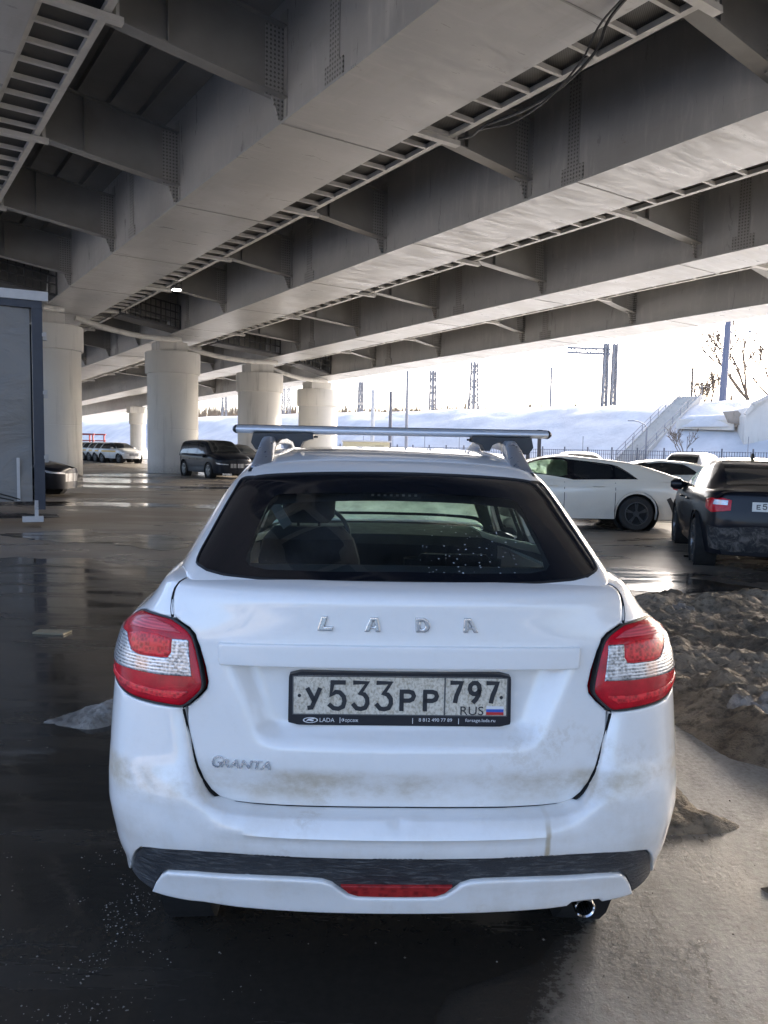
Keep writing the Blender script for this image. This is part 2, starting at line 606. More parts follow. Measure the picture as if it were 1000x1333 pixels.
def mat_glass(name, tint, rough=.0, drops=False, film=0.0):
    """thin window pane: a sheet that lets tinted light straight through and mirrors at grazing angles"""
    t = NT(name)
    nt = t.t
    tr = t.n('ShaderNodeBsdfTransparent', {'Color': tuple(tint) + (1,)})
    gl = t.n('ShaderNodeBsdfGlossy', {'Color': (1, 1, 1, 1), 'Roughness': rough})
    fr = t.n('ShaderNodeFresnel', {'IOR': 1.52}).outputs[0]
    fr = t.math('ADD', t.math('MULTIPLY', fr, .75), .006, True)
    mx = t.n('ShaderNodeMixShader', {0: fr})
    nt.links.new(tr.outputs[0], mx.inputs[1]); nt.links.new(gl.outputs[0], mx.inputs[2])
    out = mx
    if film:                                                            # dried road film, glows where daylight stands behind it
        ts = t.n('ShaderNodeBsdfTranslucent', {'Color': (.66, .90, .73, 1)})
        m3 = t.n('ShaderNodeMixShader', {0: t.ramp(t.noise(t.coords(), 3.0, 5, .6), .3, .75, film * .6, film * 1.5)})
        nt.links.new(mx.outputs[0], m3.inputs[1]); nt.links.new(ts.outputs[0], m3.inputs[2])
        out = m3
    if drops:
        co = t.coords()
        v = t.n('ShaderNodeTexVoronoi', {'Vector': co, 'Scale': 105.0, 'Randomness': 1.0})
        big = t.noise(co, 5.0, 4, .6)
        x = t.sep(co)[0]; z = t.sep(co)[2]
        right = t.math('MULTIPLY', t.ramp(x, .0, .12), t.math('MULTIPLY', t.ramp(x, .42, .28), t.ramp(z, 1.36, 1.28)))
        thr = t.math('ADD', t.math('MULTIPLY', right, .16), t.ramp(big, .52, .85, .03, .14))
        pick = t.math('LESS_THAN', t.sep(v.outputs['Color'])[0], t.math('ADD', .035, t.math('MULTIPLY', right, .16)))
        dot = t.math('MULTIPLY', t.math('LESS_THAN', v.outputs['Distance'], t.math('ADD', thr, .06)), pick)
        film = t.math('MULTIPLY', t.ramp(t.noise(co, 2.6, 6, .65), .35, .75), .032)
        fac = t.math('ADD', t.math('MULTIPLY', dot, .55), film, True)
        df = t.n('ShaderNodeBsdfDiffuse', {'Color': (.60, .64, .66, 1)})
        m2 = t.n('ShaderNodeMixShader', {0: fac})
        nt.links.new(mx.outputs[0], m2.inputs[1]); nt.links.new(df.outputs[0], m2.inputs[2])
        out = m2
    nt.links.new(out.outputs[0], nt.nodes['Material Output'].inputs['Surface'])
    return t.m

def mat_lens(name, col, stripes=0.0, cells=0.0, rough=.12, metal=0.0, dark=.45, rz=0.0, amber=False):
    """lamp lens: coloured plastic over a moulded reflector"""
    t = NT(name)
    co = t.coords()
    f = t.noise(co, 26, 5, .65)
    col = np.array(col, float)
    k = f
    if cells:
        v = t.n('ShaderNodeTexVoronoi', {'Vector': co, 'Scale': cells}, feature='F1', distance='CHEBYCHEV').outputs['Distance']
        k = t.math('ADD', t.math('MULTIPLY', v, .8), t.math('MULTIPLY', f, .5))
    if stripes:
        z = t.sep(co)[2]
        w = t.math('SINE', t.math('MULTIPLY', t.math('ADD', z, t.math('MULTIPLY', f, .004)), stripes))
        w = t.ramp(w, -.7, .7)
        side = t.ramp(t.math('ABSOLUTE', t.sep(co)[0]), .545, .60, .12, .42)
        k = t.math('ADD', t.math('MULTIPLY', w, side), t.math('MULTIPLY', k, .75))
    base = t.mix(t.ramp(k, .2, .8), tuple(col * dark), tuple(col))
    if amber:
        x = t.math('ABSOLUTE', t.sep(co)[0])
        base = t.mix(t.math('MULTIPLY', t.math('MULTIPLY', t.ramp(x, .600, .615), t.ramp(x, .65, .635)), .30), base, (.70, .32, .12))
    t.set('Base Color', base)
    t.set('Roughness', rough + .1); t.set('Metallic', metal)
    t.set('Coat Weight', .3); t.set('Coat Roughness', .03); t.set('Specular IOR Level', .2)
    t.bump(k, .22, .003)
    return t.m

def mat_chrome(name='chrome', col=(.60, .59, .58), rough=.08):
    return simple(name, col, rough, 1.0, .06, 20)

def mat_black_trim():
    t = NT('black_trim_plastic')
    co = t.coords()
    st = t.noise(t.mapping(co, (1.3, 1.3, 7.5)), 17, 6, .72, .6)
    t.set('Base Color', t.mix(t.ramp(st, .46, .72), (.020, .022, .026), (.15, .15, .15)))
    t.set('Roughness', t.ramp(st, .3, .8, .32, .62))
    t.bump(st, .9, .012)
    return t.m

M = {}
M['white_paint'] = mat_white_paint()
M['frit'] = simple('black_glass_border', (.006, .007, .010), .04, spec=.35, coat=.25, var=.05)
M['seal'] = simple('rubber_seal', (.012, .012, .013), .55)
M['gap'] = simple('panel_gap_black', (.006, .006, .006), .8)
M['trim'] = mat_black_trim()
M['rear_glass'] = mat_glass('tinted_rear_glass', (.68, .77, .76), 0, True)
M['clear_glass'] = mat_glass('windscreen_glass', (.80, .93, .85), 0, False, .62)
M['side_glass'] = mat_glass('side_window_glass', (.50, .60, .57))
M['dark_glass'] = simple('dark_car_window', (.012, .015, .018), .05, spec=.5, coat=.6, var=.2)
M['red_lens'] = mat_lens('red_lamp_lens', (.60, .006, .020), cells=0, dark=.55)
M['red_bulb'] = mat_lens('red_bulb_lens', (.80, .03, .04), cells=95, dark=.35)
M['red_light_band'] = mat_lens('pale_red_lens', (.72, .10, .12), stripes=900, dark=.6)
M['clear_lens'] = mat_lens('clear_lamp_lens', (.62, .62, .64), stripes=820, cells=120, metal=.6, dark=.22, amber=True)
M['reflector'] = mat_lens('red_reflector', (.42, .03, .03), cells=60, dark=.4, rough=.3)
M['chrome'] = mat_chrome()
M['rail'] = simple('satin_silver_rail', (.42, .44, .48), .32, .75, .08, 14)
M['alu'] = simple('brushed_aluminium', (.62, .64, .68), .36, .55, .06, 8)
M['black_plastic'] = simple('black_plastic', (.016, .017, .02), .45, bump=.2, bscale=300)
M['interior'] = simple('cabin_lining', (.035, .036, .038), .85, var=.3)
M['seat'] = simple('seat_fabric', (.022, .023, .026), .9, bump=.3, bscale=200)
M['dash'] = simple('dashboard_plastic', (.03, .03, .03), .6)
M['tyre'] = simple('tyre_rubber', (.018, .018, .018), .8, var=.35, bump=.3, bscale=80)
M['rim_silver'] = simple('alloy_rim', (.35, .36, .37), .35, .8)
M['rim_dark'] = simple('dark_alloy_rim', (.12, .125, .13), .35, .7)
M['plate_black'] = simple('plate_frame_black', (.012, .013, .018), .35)
M['ink'] = simple('plate_black_ink', (.025, .026, .03), .5)
M['print_white'] = simple('printed_white', (.7, .7, .7), .5)
M['flag_white'] = simple('flag_white', (.7, .7, .7), .5)
M['flag_blue'] = simple('flag_blue', (.03, .10, .45), .5)
M['flag_red'] = simple('flag_red', (.5, .03, .03), .5)
M['plate_border'] = simple('plate_border_ink', (.10, .10, .10), .5)

def mat_plate():
    t = NT('dirty_plate_face')
    co = t.coords()
    f = t.noise(t.mapping(co, (1, 1, .7)), 170, 3, .6, .5)
    g = t.noise(co, 30, 5, .6)
    d = t.math('ADD', t.ramp(f, .42, .66, 0, .62), t.ramp(g, .4, .8, 0, .35), True)
    t.set('Base Color', t.mix(d, (.68, .63, .53), (.30, .245, .16)))
    t.set('Roughness', .55)
    return t.m
M['plate'] = mat_plate()

# ------------------------------------------------------------------ wheels
def make_wheel(parent, y, x, z, rad, width, rim_r, side, rim_mat, spokes=5, name='wheel', detail=True, steer=0.0):
    """wheel standing in the car frame with its axle along x; side = +1 outer face towards +x"""
    n = 40 if detail else 20
    m = MB()
    w = width / 2
    prof = [(rim_r, -w), (rad - .03, -w * 1.02), (rad - .008, -w * .85), (rad, -w * .6), (rad, w * .6), (rad - .008, w * .85), (rad - .03, w * 1.02), (rim_r, w)]
    m.lathe(prof, (0, 0, 0), (side, 0, 0), n)
    ty = m.build(name, M['tyre'], parent, True)
    ty.location = (x, y, z); ty.rotation_euler = (0, 0, steer)
    r = MB()
    r.lathe([(rim_r + .004, w * .98), (rim_r - .012, w * 1.0), (rim_r - .022, w * .8), (rim_r - .02, -w * .9)], (0, 0, 0), (side, 0, 0), n)
    for k in range(spokes):
        for tw in ((-.11, .11) if detail else (0,)):
            a = 2 * PI * k / spokes + .3
            p = np.array([side * w * .82, math.cos(a) * .05, math.sin(a) * .05])
            q = np.array([side * w * .86, math.cos(a + tw) * (rim_r - .015), math.sin(a + tw) * (rim_r - .015)])
            r.bar(p, q, .022 if detail else .05, .03, up=(1, 0, 0))
    r.lathe([(.0, w * .9), (.055, w * .88), (.06, w * .6)], (0, 0, 0), (side, 0, 0), 16)
    rb = r.build('rim', rim_mat, ty, True)
    d = MB(); d.lathe([(.0, w * .25), (rim_r - .022, w * .25)], (0, 0, 0), (side, 0, 0), n)
    d.lathe([(.02, w * .42), (rim_r * .62, w * .42), (rim_r * .62, w * .3)], (0, 0, 0), (side, 0, 0), n)
    d.build('brake_disc', M['tyre'], ty, True)
    return ty

# ------------------------------------------------------------------ number plate lettering drawn with strokes
GLYPH = {
    '5': [[(.92, 1), (.20, 1), (.10, .52), (.40, .64), (.66, .62), (.90, .46), (.95, .28), (.86, .08), (.58, 0), (.28, .02), (.04, .14)]],
    '3': [[(.08, 1), (.92, 1), (.46, .60), (.72, .56), (.92, .40), (.94, .22), (.80, .05), (.52, 0), (.24, .02), (.03, .16)]],
    '7': [[(.05, 1), (.95, 1), (.72, .62), (.50, .30), (.40, 0)]],
    '9': [[(.92, .66), (.86, .88), (.66, 1), (.34, 1), (.10, .88), (.05, .68), (.14, .50), (.36, .42), (.62, .42), (.84, .52), (.92, .66), (.84, .36), (.62, .12), (.42, 0)]],
    'У': [[(.02, 1), (.50, .42)], [(.98, 1), (.62, .42), (.34, .02), (.12, 0)]],
    'Р': [[(.06, 0), (.06, 1), (.62, 1), (.86, .94), (.96, .76), (.86, .58), (.62, .50), (.06, .50)]],
    'Е': [[(.95, 1), (.08, 1), (.08, 0), (.95, 0)], [(.08, .52), (.8, .52)]],
    'E': [[(.95, 1), (.08, 1), (.08, 0), (.95, 0)], [(.08, .52), (.8, .52)]],
    '0': [[(.3, 1), (.7, 1), (.92, .82), (.94, .5), (.92, .18), (.7, 0), (.3, 0), (.08, .18), (.06, .5), (.08, .82), (.3, 1)]],
}
def stroke_glyph(m, ch, x0, x1, z0, z1, sw, place, mi=0, depth=.0012):
    for st in GLYPH[ch]:
        P = [np.array([x0 + sw / 2 + p[0] * (x1 - x0 - sw), z0 + sw / 2 + p[1] * (z1 - z0 - sw)]) for p in st]
        n = len(P)
        L, Rr = [], []
        for i in range(n):
            if i == 0: t = P[1] - P[0]
            elif i == n - 1: t = P[-1] - P[-2]
            else:
                a = P[i] - P[i - 1]; b = P[i + 1] - P[i]
                t = a / np.linalg.norm(a) + b / np.linalg.norm(b)
                if np.linalg.norm(t) < .2: t = a
            t = t / np.linalg.norm(t)
            nn = np.array([-t[1], t[0]])
            k = 1.0
            if 0 < i < n - 1:
                a = (P[i] - P[i - 1]) / np.linalg.norm(P[i] - P[i - 1])
                k = min(1.35, 1 / max(.3, abs(np.dot(nn, np.array([-a[1], a[0]])))))
            e = 0 if 0 < i < n - 1 else (-1 if i == 0 else 1)
            q = P[i] + t * e * sw * .35
            L.append(q + nn * sw / 2 * k); Rr.append(q - nn * sw / 2 * k)
        top = [place(p[0], p[1], depth) for p in L] + [place(p[0], p[1], depth) for p in Rr]
        bot = [place(p[0], p[1], 0) for p in L] + [place(p[0], p[1], 0) for p in Rr]
        fs = []
        for i in range(n - 1):
            fs.append((i, n + i, n + i + 1, i + 1))
            fs.append((i, i + 1, 2 * n + i + 1, 2 * n + i))
            fs.append((n + i + 1, n + i, 3 * n + i, 3 * n + i + 1))
        fs += [(0, 2 * n, 3 * n, n), (n - 1, 2 * n - 1, 4 * n - 1, 3 * n - 1)]
        m.add(top + bot, fs, mi)
# ------------------------------------------------------------------ the white liftback in the foreground
CAR_LOC = (0.0413 + .1 * math.sin(R(1.4394)) + .003, 1.70, 0)
car = thing('liftback_car', 'white liftback car in the foreground with dirty tailgate and silver roof bar', 'car', CAR_LOC, R(1.4394))

def mir(half):
    """full outline from the left half (param a negative), centre points first and last"""
    h = [tuple(p) for p in half]
    return h + [(-a, v) for a, v in h[::-1] if abs(a) > 1e-6]
def neg(pts): return [(-abs(a), v) for a, v in pts]
def flipx(pts): return [(-a, v) for a, v in pts][::-1]

LIGHT = neg([(.84, 1.074), (.8008, 1.0815), (.7164, 1.0848), (.6622, 1.084), (.6311, 1.0822), (.5878, 1.0719), (.5516, 1.0604), (.5266, 1.0466), (.5062, 1.0197), (.4937, .995), (.4837, .9731), (.4731, .9388), (.4749, .9225),
             (.4925, .9025), (.521, .8783), (.558, .8794), (.6002, .8809), (.6553, .8843), (.6998, .8888), (.7361, .8967), (.80, .908), (.86, .93), (.895, .965), (.90, 1.0), (.88, 1.045)])
GAP_UP = neg([(.6183, 1.0836), (.6480, 1.104), (.6735, 1.1255), (.6944, 1.1493), (.7020, 1.172), (.7040, 1.20), (.70, 1.24), (.69, 1.285)])
GAP_LOW = neg([(.521, .8783), (.5254, .8700), (.5151, .8344), (.5039, .7929), (.4888, .7349), (.4762, .6985), (.4573, .6719), (.4346, .6527), (.4039, .6436), (.3559, .6411), (.2707, .6402), (.1402, .6416), (0, .6426)])
BUMP_OLD = neg([(.521, .8783), (.5093, .8419), (.4967, .8022), (.4781, .7481), (.4613, .7191), (.4413, .6973), (.418, .6825), (.3881, .6756), (.3422, .6736), (.2612, .6727), (.1368, .6736), (0, .6743)])
_g = np.array(GAP_LOW); _p = GATE0(_g[:, 0], _g[:, 1])
_b = invert(BODY, _p[:, [0, 2]] + np.stack([0 * _g[:, 0],   .0055 * (1 - sstep(.65, .72, _g[:, 1]))], 1), _g, (0, 2))
BUMP_CUT = [(float(min(a, 0)), float(v)) for a, v in _b]; BUMP_CUT[0] = (-.521, .8783); BUMP_CUT[-1] = (0.0, BUMP_CUT[-1][1])
STRIP_TOP = neg([(0, .5497), (.083, .5501), (.1912, .5504), (.3004, .5496), (.4122, .5492), (.5053, .5449), (.6087, .5335), (.64, .527), (.6640, .5080), (.6852, .4847), (.7534, .4153)])
STRIP_LOW = neg([(0, .4453), (.046, .445), (.0991, .4459), (.1217, .4518), (.14, .4663), (.1575, .4836), (.1792, .492), (.2086, .4944), (.268, .4947), (.3435, .4924), (.4212, .4879), (.5013, .4844), (.5757, .4751), (.6036, .4576), (.6244, .4331), (.6484, .3957)])

# tailgate
gate_half = [(0, 1.262)] + [(-.30, 1.262)] + [tuple(p) for p in GAP_UP[::-1]][1:] + [(p[0] + .003, p[1]) for p in LIGHT[5:15]] + GAP_LOW[2:]
gate_o = offset_poly(mir(gate_half), .0038)
gate = panel('tailgate', GATE, gate_o, M['white_paint'], car, h=.011, r=.0045, th=.016)

# dark gap line round the lower edge and up the sides
for sg in (1, -1):
    gl1 = np.array([(sg * a, v) for a, v in GAP_LOW]); gl2 = np.array([(sg * a, v) for a, v in GAP_UP[:6]])
    ribbon('gap_seal', GATE0, gl1[:9], .0030, M['gap'], gate, off=.0035, th=.006, h=.012); ribbon('gap_seal', GATE0, gl1[8:], .006, M['gap'], gate, off=-.0035, h=.012)
    ribbon('gap_seal', GATE0, gl2, .0048, M['gap'], gate, off=-.0025, h=.012)
# handle trim
trim_half = neg([(0, 1.040), (.20, 1.039), (.449, 1.0345), (.446, 1.02), (.4395, .99), (.436, .9836), (.2219, .9862), (0, .9872)])
panel('handle_trim', GATE0, mir(trim_half), M['white_paint'], gate, h=.010, r=.0035, th=.036, off=.017)

# bumper
bump_half = [tuple(p) for p in BUMP_CUT[::-1]] + [tuple(p) for p in LIGHT[15:22]] + neg([(.95, .945), (1.12, .945), (1.17, .90), (1.17, .78), (1.145, .70), (1.06, .63), (1.005, .54), (.975, .44), (.968, .37), (.86, .38), (.80, .395)]) + STRIP_TOP[::-1]
bump_o = mir(bump_half)
ex = [np.array(BUMP_CUT), np.array(flipx(BUMP_CUT))]
bumper = panel('bumper', BODY, offset_poly(bump_o, .0025), M['white_paint'], car, h=.012, r=.004, th=.055,
               extra=[(e, .040, .024) for e in ex])
# black strip and lower skirt
strip_half = STRIP_TOP + STRIP_LOW[::-1]
panel('bumper_strip', BODY, offset_poly(mir(strip_half), .0015), M['trim'], bumper, h=.012, r=.003, th=.03, off=-.004)
skirt_half = STRIP_LOW + neg([(.60, .396), (.53, .3965), (.49, .399)]) + neg([(.3972, .3955), (.2, .395), (0, .395)])
sk = mir(skirt_half)
sk = np.array([(a, v + (.010 if .455 < a < .535 and v < .43 else 0)) for a, v in resample(sk, .012)])
panel('bumper_skirt', BODY, offset_poly(sk, .0015), M['white_paint'], bumper, h=.012, r=.007, th=.05, off=.004)
panel('rear_reflector', BODY, mir(neg([(0, .4797), (.0611, .4797), (.1355, .4790), (.128, .468), (.1178, .4575), (.0953, .4490), (.046, .4478), (0, .4478)])), M['reflector'], bumper, h=.01, r=.002, th=.01, off=.003)

# tail lights
for s in (1, -1):
    LS = rounded(LIGHT, 2, keep=.2)
    P = lambda q: np.array(q) if s == 1 else np.array(flipx(q))
    lamp = panel('tail_light', BODY, offset_poly(P(LS), .0028), M['red_lens'], car, h=.010, r=.006, th=.03, off=.001, bow=.005)
    ring = offset_poly(P(LS), .0005)
    panel('lamp_gasket', BODY, ring, M['seal'], lamp, h=.01, holes=[offset_poly(P(LS), .0042)], off=.001, th=.02)
    clear = neg([(.885, 1.030), (.89, 1.00), (.885, .965), (.86, .952), (.7658, .9488), (.6972, .9500), (.6498, .9500), (.5828, .9490), (.5010, .9515), (.5155, .9961), (.5300, 1.034), (.5360, 1.0380), (.5789, 1.0373), (.5731, 1.0197), (.569, 1.0047), (.5745, .9930),
                 (.5925, .9909), (.6252, .9907), (.6618, .9902), (.6903, .995), (.7128, 1.0099), (.7461, 1.030)])
    panel('clear_lens', BODY, offset_poly(P(clear), .001), M['clear_lens'], lamp, h=.009, off=.0078, r=.002, th=.004)
    bulb = neg([(.7380, 1.0310), (.7128, 1.0099), (.6903, .995), (.6618, .9902), (.6252, .9907), (.5925, .9909), (.5745, .9927), (.569, 1.0047), (.5800, 1.0375), (.6265, 1.0440), (.6846, 1.0430)])
    panel('bulb_lens', BODY, offset_poly(P(bulb), .0015), M['red_bulb'], lamp, h=.009, off=.0074, r=.003, th=.004)
    band = neg([(.7655, 1.0537), (.7265, 1.0660), (.6775, 1.0730), (.6104, 1.0650), (.5602, 1.0501), (.6291, 1.0500), (.6878, 1.0480), (.7516, 1.0437)])
    panel('upper_lens', BODY, P(band), M['red_light_band'], lamp, h=.01, off=.0072, r=.003, th=.004)
    low = neg([(.80, .925), (.7361, .913), (.6553, .903), (.58, .898), (.535, .898), (.510, .913), (.51, .9185), (.58, .9150), (.655, .9190), (.7361, .928), (.80, .938)])
    panel('reflector_strip', BODY, P(low), M['red_bulb'], lamp, h=.01, off=.0072, r=.002, th=.003)

# rear quarters, sides and front in one skin per side
def circle(ca, cv, r, n=28, a0=0.0, a1=2 * PI): return [(ca + r * math.cos(a0 + (a1 - a0) * k / n), cv + r * math.sin(a0 + (a1 - a0) * k / n)) for k in range(n + 1)]
uvw = invert(BODY, np.array([[.86, .32], [3.36, .32]]), [[1.3, .32], [3.9, .32]], (1, 2))
AW1, AW2 = uvw[0, 0], uvw[1, 0]
side_half = [tuple(p) for p in GAP_UP[::-1]] + [tuple(p) for p in LIGHT[:5][::-1]] + [tuple(p) for p in LIGHT[21:][::-1]] + neg([(.95, .945), (1.12, .945), (1.17, .90), (1.17, .78)]) \
    + [(-a, v) for a, v in circle(AW1, .31, .36, 20, PI * .93, 0) if a > 1.172] + [(-(AW1 + .36), .30), (-(AW2 - .37), .30)] \
    + [(-a, v) for a, v in circle(AW2, .31, .37, 20, PI, 0)] + [(-(AW2 + .40), .30), (-(BODY.len - .02), .30), (-(BODY.len - .02), 1.285)]
for s in (1, -1):
    o = np.array(side_half) if s == 1 else np.array(flipx(side_half))
    panel('side_panel', BODY, o, M['white_paint'], car, h=.022, r=.004, th=.03)
# dark backing behind every gap
under = Ring(PLAN, [(v, z, dy + .10, sx * .955) for v, z, dy, sx in BODY_L if v < 1.14], WR)
under.disp = belt_drop
aa = np.linspace(-AW1 + .42, AW1 - .42, 90)
m = MB(); m.grid(np.stack([under(aa, np.full(90, v)) for v in np.linspace(.38, 1.135, 30)]))
m.build('panel_gap_backing', M['gap'], car, True)
m = MB()
m.box((0, 2.35, .27), (1.30, 3.3, .06)); m.box((0, .45, .42), (1.1, .6, .05))
for ya in (.86, 3.36):
    for sx in (1, -1):
        m.lathe([(.0, .12), (.38, .12), (.385, -.02)], (sx * .66, ya, .32), (-sx, 0, 0), 28)
m.build('underbody', M['gap'], car, True)

# cabin shell with window openings
def gh_pts(yz, c0=.9):
    t = np.array([(z, y) for y, z in yz])
    return invert(GH, np.array([(y, z) for y, z in yz]), np.array([[c0 if z < 1.2 else .6, y] for y, z in yz]), (1, 2))
GLASS_H = neg([(0, .1822), (.0691, .1811), (.1319, .1819), (.2338, .193), (.3689, .2149), (.466, .2407), (.5469, .274), (.578, .292), (.5935, .318), (.5971, .3586), (.585, .453), (.5743, .6342), (.560, .770), (.548, .792), (.52, .788), (.434, .7568), (.2378, .7552), (.1042, .7590), (0, .7631)])
GLASS_O = mir(GLASS_H)
WS = [(0, 2.72), (-.30, 2.71), (-.46, 2.69), (-.50, 2.72), (-.58, 3.0), (-.66, 3.34), (-.62, 3.40), (-.30, 3.44), (0, 3.45)]
WS_O = mir(WS)
SIDE_W = [[(1.02, 1.075), (1.45, 1.055), (1.45, 1.36), (1.28, 1.345), (1.12, 1.22)],
          [(1.53, 1.05), (2.12, 1.03), (2.12, 1.385), (1.53, 1.37)],
          [(2.20, 1.025), (2.98, .995), (2.92, 1.10), (2.60, 1.345), (2.52, 1.37), (2.20, 1.385)]]
SW_P = []
for w in SIDE_W:
    q = gh_pts(w)
    SW_P.append(rounded(q, 2, keep=.12))
holes = [GLASS_O, WS_O]
for q in SW_P:
    holes.append(q); holes.append(np.array([(-a, y) for a, y in q])[::-1])
GH_DOM = [(-1.0, .62), (-.86, .45), (-.74, .34), (-.62, .24), (-.5, .19), (-.3, .150), (0, .145), (.3, .150), (.5, .19), (.62, .24), (.74, .34), (.86, .45), (1.0, .62), (1.0, 4.2), (-1.0, 4.2)]
roof = panel('roof_shell', GH, GH_DOM, M['white_paint'], car, h=.024, holes=holes, th=.012, r=.003)
lin_dom = [(-.98, .45), (.98, .45), (.98, 3.3), (-.98, 3.3)]
frit_in = mir(neg([(0, .2276), (.0938, .2245), (.2301, .2348), (.285, .2530), (.3069, .2800), (.3069, .3212), (.3044, .4128), (.2970, .560), (.2900, .600), (.2663, .6201), (.1149, .6253), (0, .6300)]))
lin_rear = mir(neg([(0, .30), (.30, .30), (.315, .36), (.31, .56), (.29, .615), (.115, .63), (0, .635)]))
panel('cabin_lining', GH, [(-.98, .24), (.98, .24), (.98, 3.3), (-.98, 3.3)], M['interior'], car, h=.05, holes=[lin_rear, offset_poly(WS_O, .02)[0:0] if False else mir([(0, 2.78), (-.30, 2.77), (-.42, 2.78), (-.46, 2.85), (-.58, 3.24), (-.3, 3.27), (0, 3.27)])] + [offset_poly(h_, .015) for h_ in holes[2:]], off=-.035)
# glass
rg = panel('rear_window', GH, offset_poly(frit_in, -.0), M['rear_glass'], car, h=.02, off=-.003)
panel('black_border', GH, offset_poly(GLASS_O, .002), M['frit'], rg, h=.018, holes=[frit_in], off=-.003, th=.004)
ribbon('window_seal', GH, np.array(GLASS_O), .010, M['seal'], rg, off=.001, closed=True, th=.006)
panel('windscreen', GH, offset_poly(WS_O, .003), M['clear_glass'], car, h=.05, off=-.003)
for q in holes[2:]:
    panel('side_window', GH, offset_poly(q, .002), M['side_glass'], car, h=.05, off=-.004)
# third brake lamp behind the glass
m = MB()
p0 = GH(np.array([0.0]), np.array([.675]))[0]
m.box(p0 + (0, .01, -.035), (.165, .06, .018))
bl = m.build('brake_light', M['seal'], car)
m = MB()
for k in range(8): m.box(p0 + (-.066 + k * .0189, -.022, -.033), (.008, .006, .006))
m.build('light_dot', simple('lamp_dots', (.35, .33, .33), .3), bl)

# badges
m_l = {'L': [(0, 0), (1, 0), (1, .30), (.42, .30), (.42, 1), (0, 1)],
       'A': [(0, 0), (.32, 0), (.40, .22), (.64, .22), (.70, 0), (1.0, 0), (.74, 1), (.28, 1)],
       'D': [(0, 0), (.62, 0), (.88, .14), (1, .38), (1, .62), (.88, .86), (.62, 1), (0, 1)]}
hole = {'A': [(.43, .36), (.61, .36), (.53, .76), (.49, .76)], 'D': [(.34, .26), (.56, .26), (.66, .4), (.66, .6), (.56, .74), (.34, .74)]}
for ch, x0, x1 in (('L', -.213, -.1745), ('A', -.0938, -.0520), ('D', .0380, .0755), ('A', .1590, .1985)):
    o = [(x0 + a * (x1 - x0), 1.0722 + b * .0345) for a, b in m_l[ch]]
    hs = [[(x0 + a * (x1 - x0), 1.0722 + b * .0345) for a, b in hole[ch]]] if ch in hole else []
    panel('badge_letter', GATE0, o, M['chrome'], gate, h=.004, holes=hs, off=.006, r=.0018, th=.007)
def on_gate(x, z, d):
    p = GATE0(np.array([x]), np.array([z]))[0]
    n = normals(GATE0, np.array([x]), np.array([z]))[0]
    return p + n * (d + .001)
m = MB()
fit_text(m, 'G', -.4470, -.4215, .7380, .7660, on_gate, extrude=.004, shear=.2, bold=.012)
fit_text(m, 'RANTA', -.4255, -.3030, .7400, .7600, on_gate, extrude=.004, shear=.25, bold=.018)
m.build('model_badge', mat_chrome('badge_chrome', (.70, .70, .71), .2), gate)

# number plate and holder
y_pl = float(GATE(np.array([0.0]), np.array([.90]))[0][1]) - .010
tilt = R(0.0)
def PL(zx, zy, d=0.0):
    """point on the plate from drawing units across and up"""
    zy2 = zy - (zx - 48) * .0118
    return np.array([(zx - 488) * .000598, y_pl - d, .9672 - (zy2 - 298) * .000557])
m = MB()
fo = rounded([(48, 298), (936, 298), (940, 530), (45, 530)], 3, keep=.05)
fo = [(a, b + (a - 48) * .0118) for a, b in fo]
m.prism([PL(*p)[[0, 2]] for p in fo], (0, y_pl, 0), (1, 0, 0), (0, 0, 1), (0, 1, 0), .022)
holder = m.build('plate_holder', M['plate_black'], gate)
m = MB()
m.prism([PL(a, b + (a - 48) * .0118)[[0, 2]] for a, b in rounded([(62, 312), (924, 312), (924, 484), (62, 484)], 2, keep=.03)], (0, y_pl - .0015, 0), (1, 0, 0), (0, 0, 1), (0, 1, 0), .003)
plate = m.build('number_plate', M['plate'], holder)
m = MB()
for (a, b, c, d) in ((62, 312, 924, 317), (62, 479, 924, 484), (62, 312, 67, 484), (919, 312, 924, 484), (668, 312, 674, 484)):
    m.add([PL(a, b + (a - 48) * .0118, .0022), PL(c, b + (c - 48) * .0118, .0022), PL(c, d + (c - 48) * .0118, .0022), PL(a, d + (a - 48) * .0118, .0022)], [(0, 1, 2, 3)])
m.build('plate_border', M['plate_border'], holder)
m = MB()
sx = .000598; sz = .000557
def place_plate(x, z, d): return np.array([x, y_pl - .0022 - d, z])
def gl(ch, a, b, t, bot):
    sh = ((a + b) / 2 - 48) * .0118
    stroke_glyph(m, ch, (a - 488) * sx, (b - 488) * sx, .9672 - (bot - 298) * sz, .9672 - (t - 298) * sz, .0105, place_plate)
for ch, a, b, t, bot in (('У', 114, 180, 362, 462), ('5', 200, 282, 331, 465), ('3', 296, 374, 331, 465), ('3', 389, 468, 331, 465), ('Р', 486, 558, 368, 466), ('Р', 580, 650, 368, 466), ('7', 687, 748, 327, 428), ('9', 760, 822, 327, 428), ('7', 832, 892, 327, 428)):
    gl(ch, a, b, t, bot)
fit_text(m, 'RUS', (735 - 488) * sx, (828 - 488) * sx, .9672 - (478 - 298) * sz, .9672 - (440 - 298) * sz, place_plate)
m.lathe([(0, .002), (.004, .002), (.004, 0)], PL(90, 400, .0015), (0, -1, 0), 12)
m.lathe([(0, .002), (.004, .002), (.004, 0)], PL(898, 409, .0015), (0, -1, 0), 12)
m.build('plate_characters', M['ink'], holder)
for nm, t_, b_ in (('flag_white', 438, 451), ('flag_blue', 451, 464), ('flag_red', 464, 477)):
    m = MB()
    m.add([PL(839, t_ + 9.3, .0024), PL(909, t_ + 10.1, .0024), PL(909, b_ + 10.1, .0024), PL(839, b_ + 9.3, .0024)], [(0, 1, 2, 3)])
    m.build('flag_stripe', M[nm], holder)
m = MB()
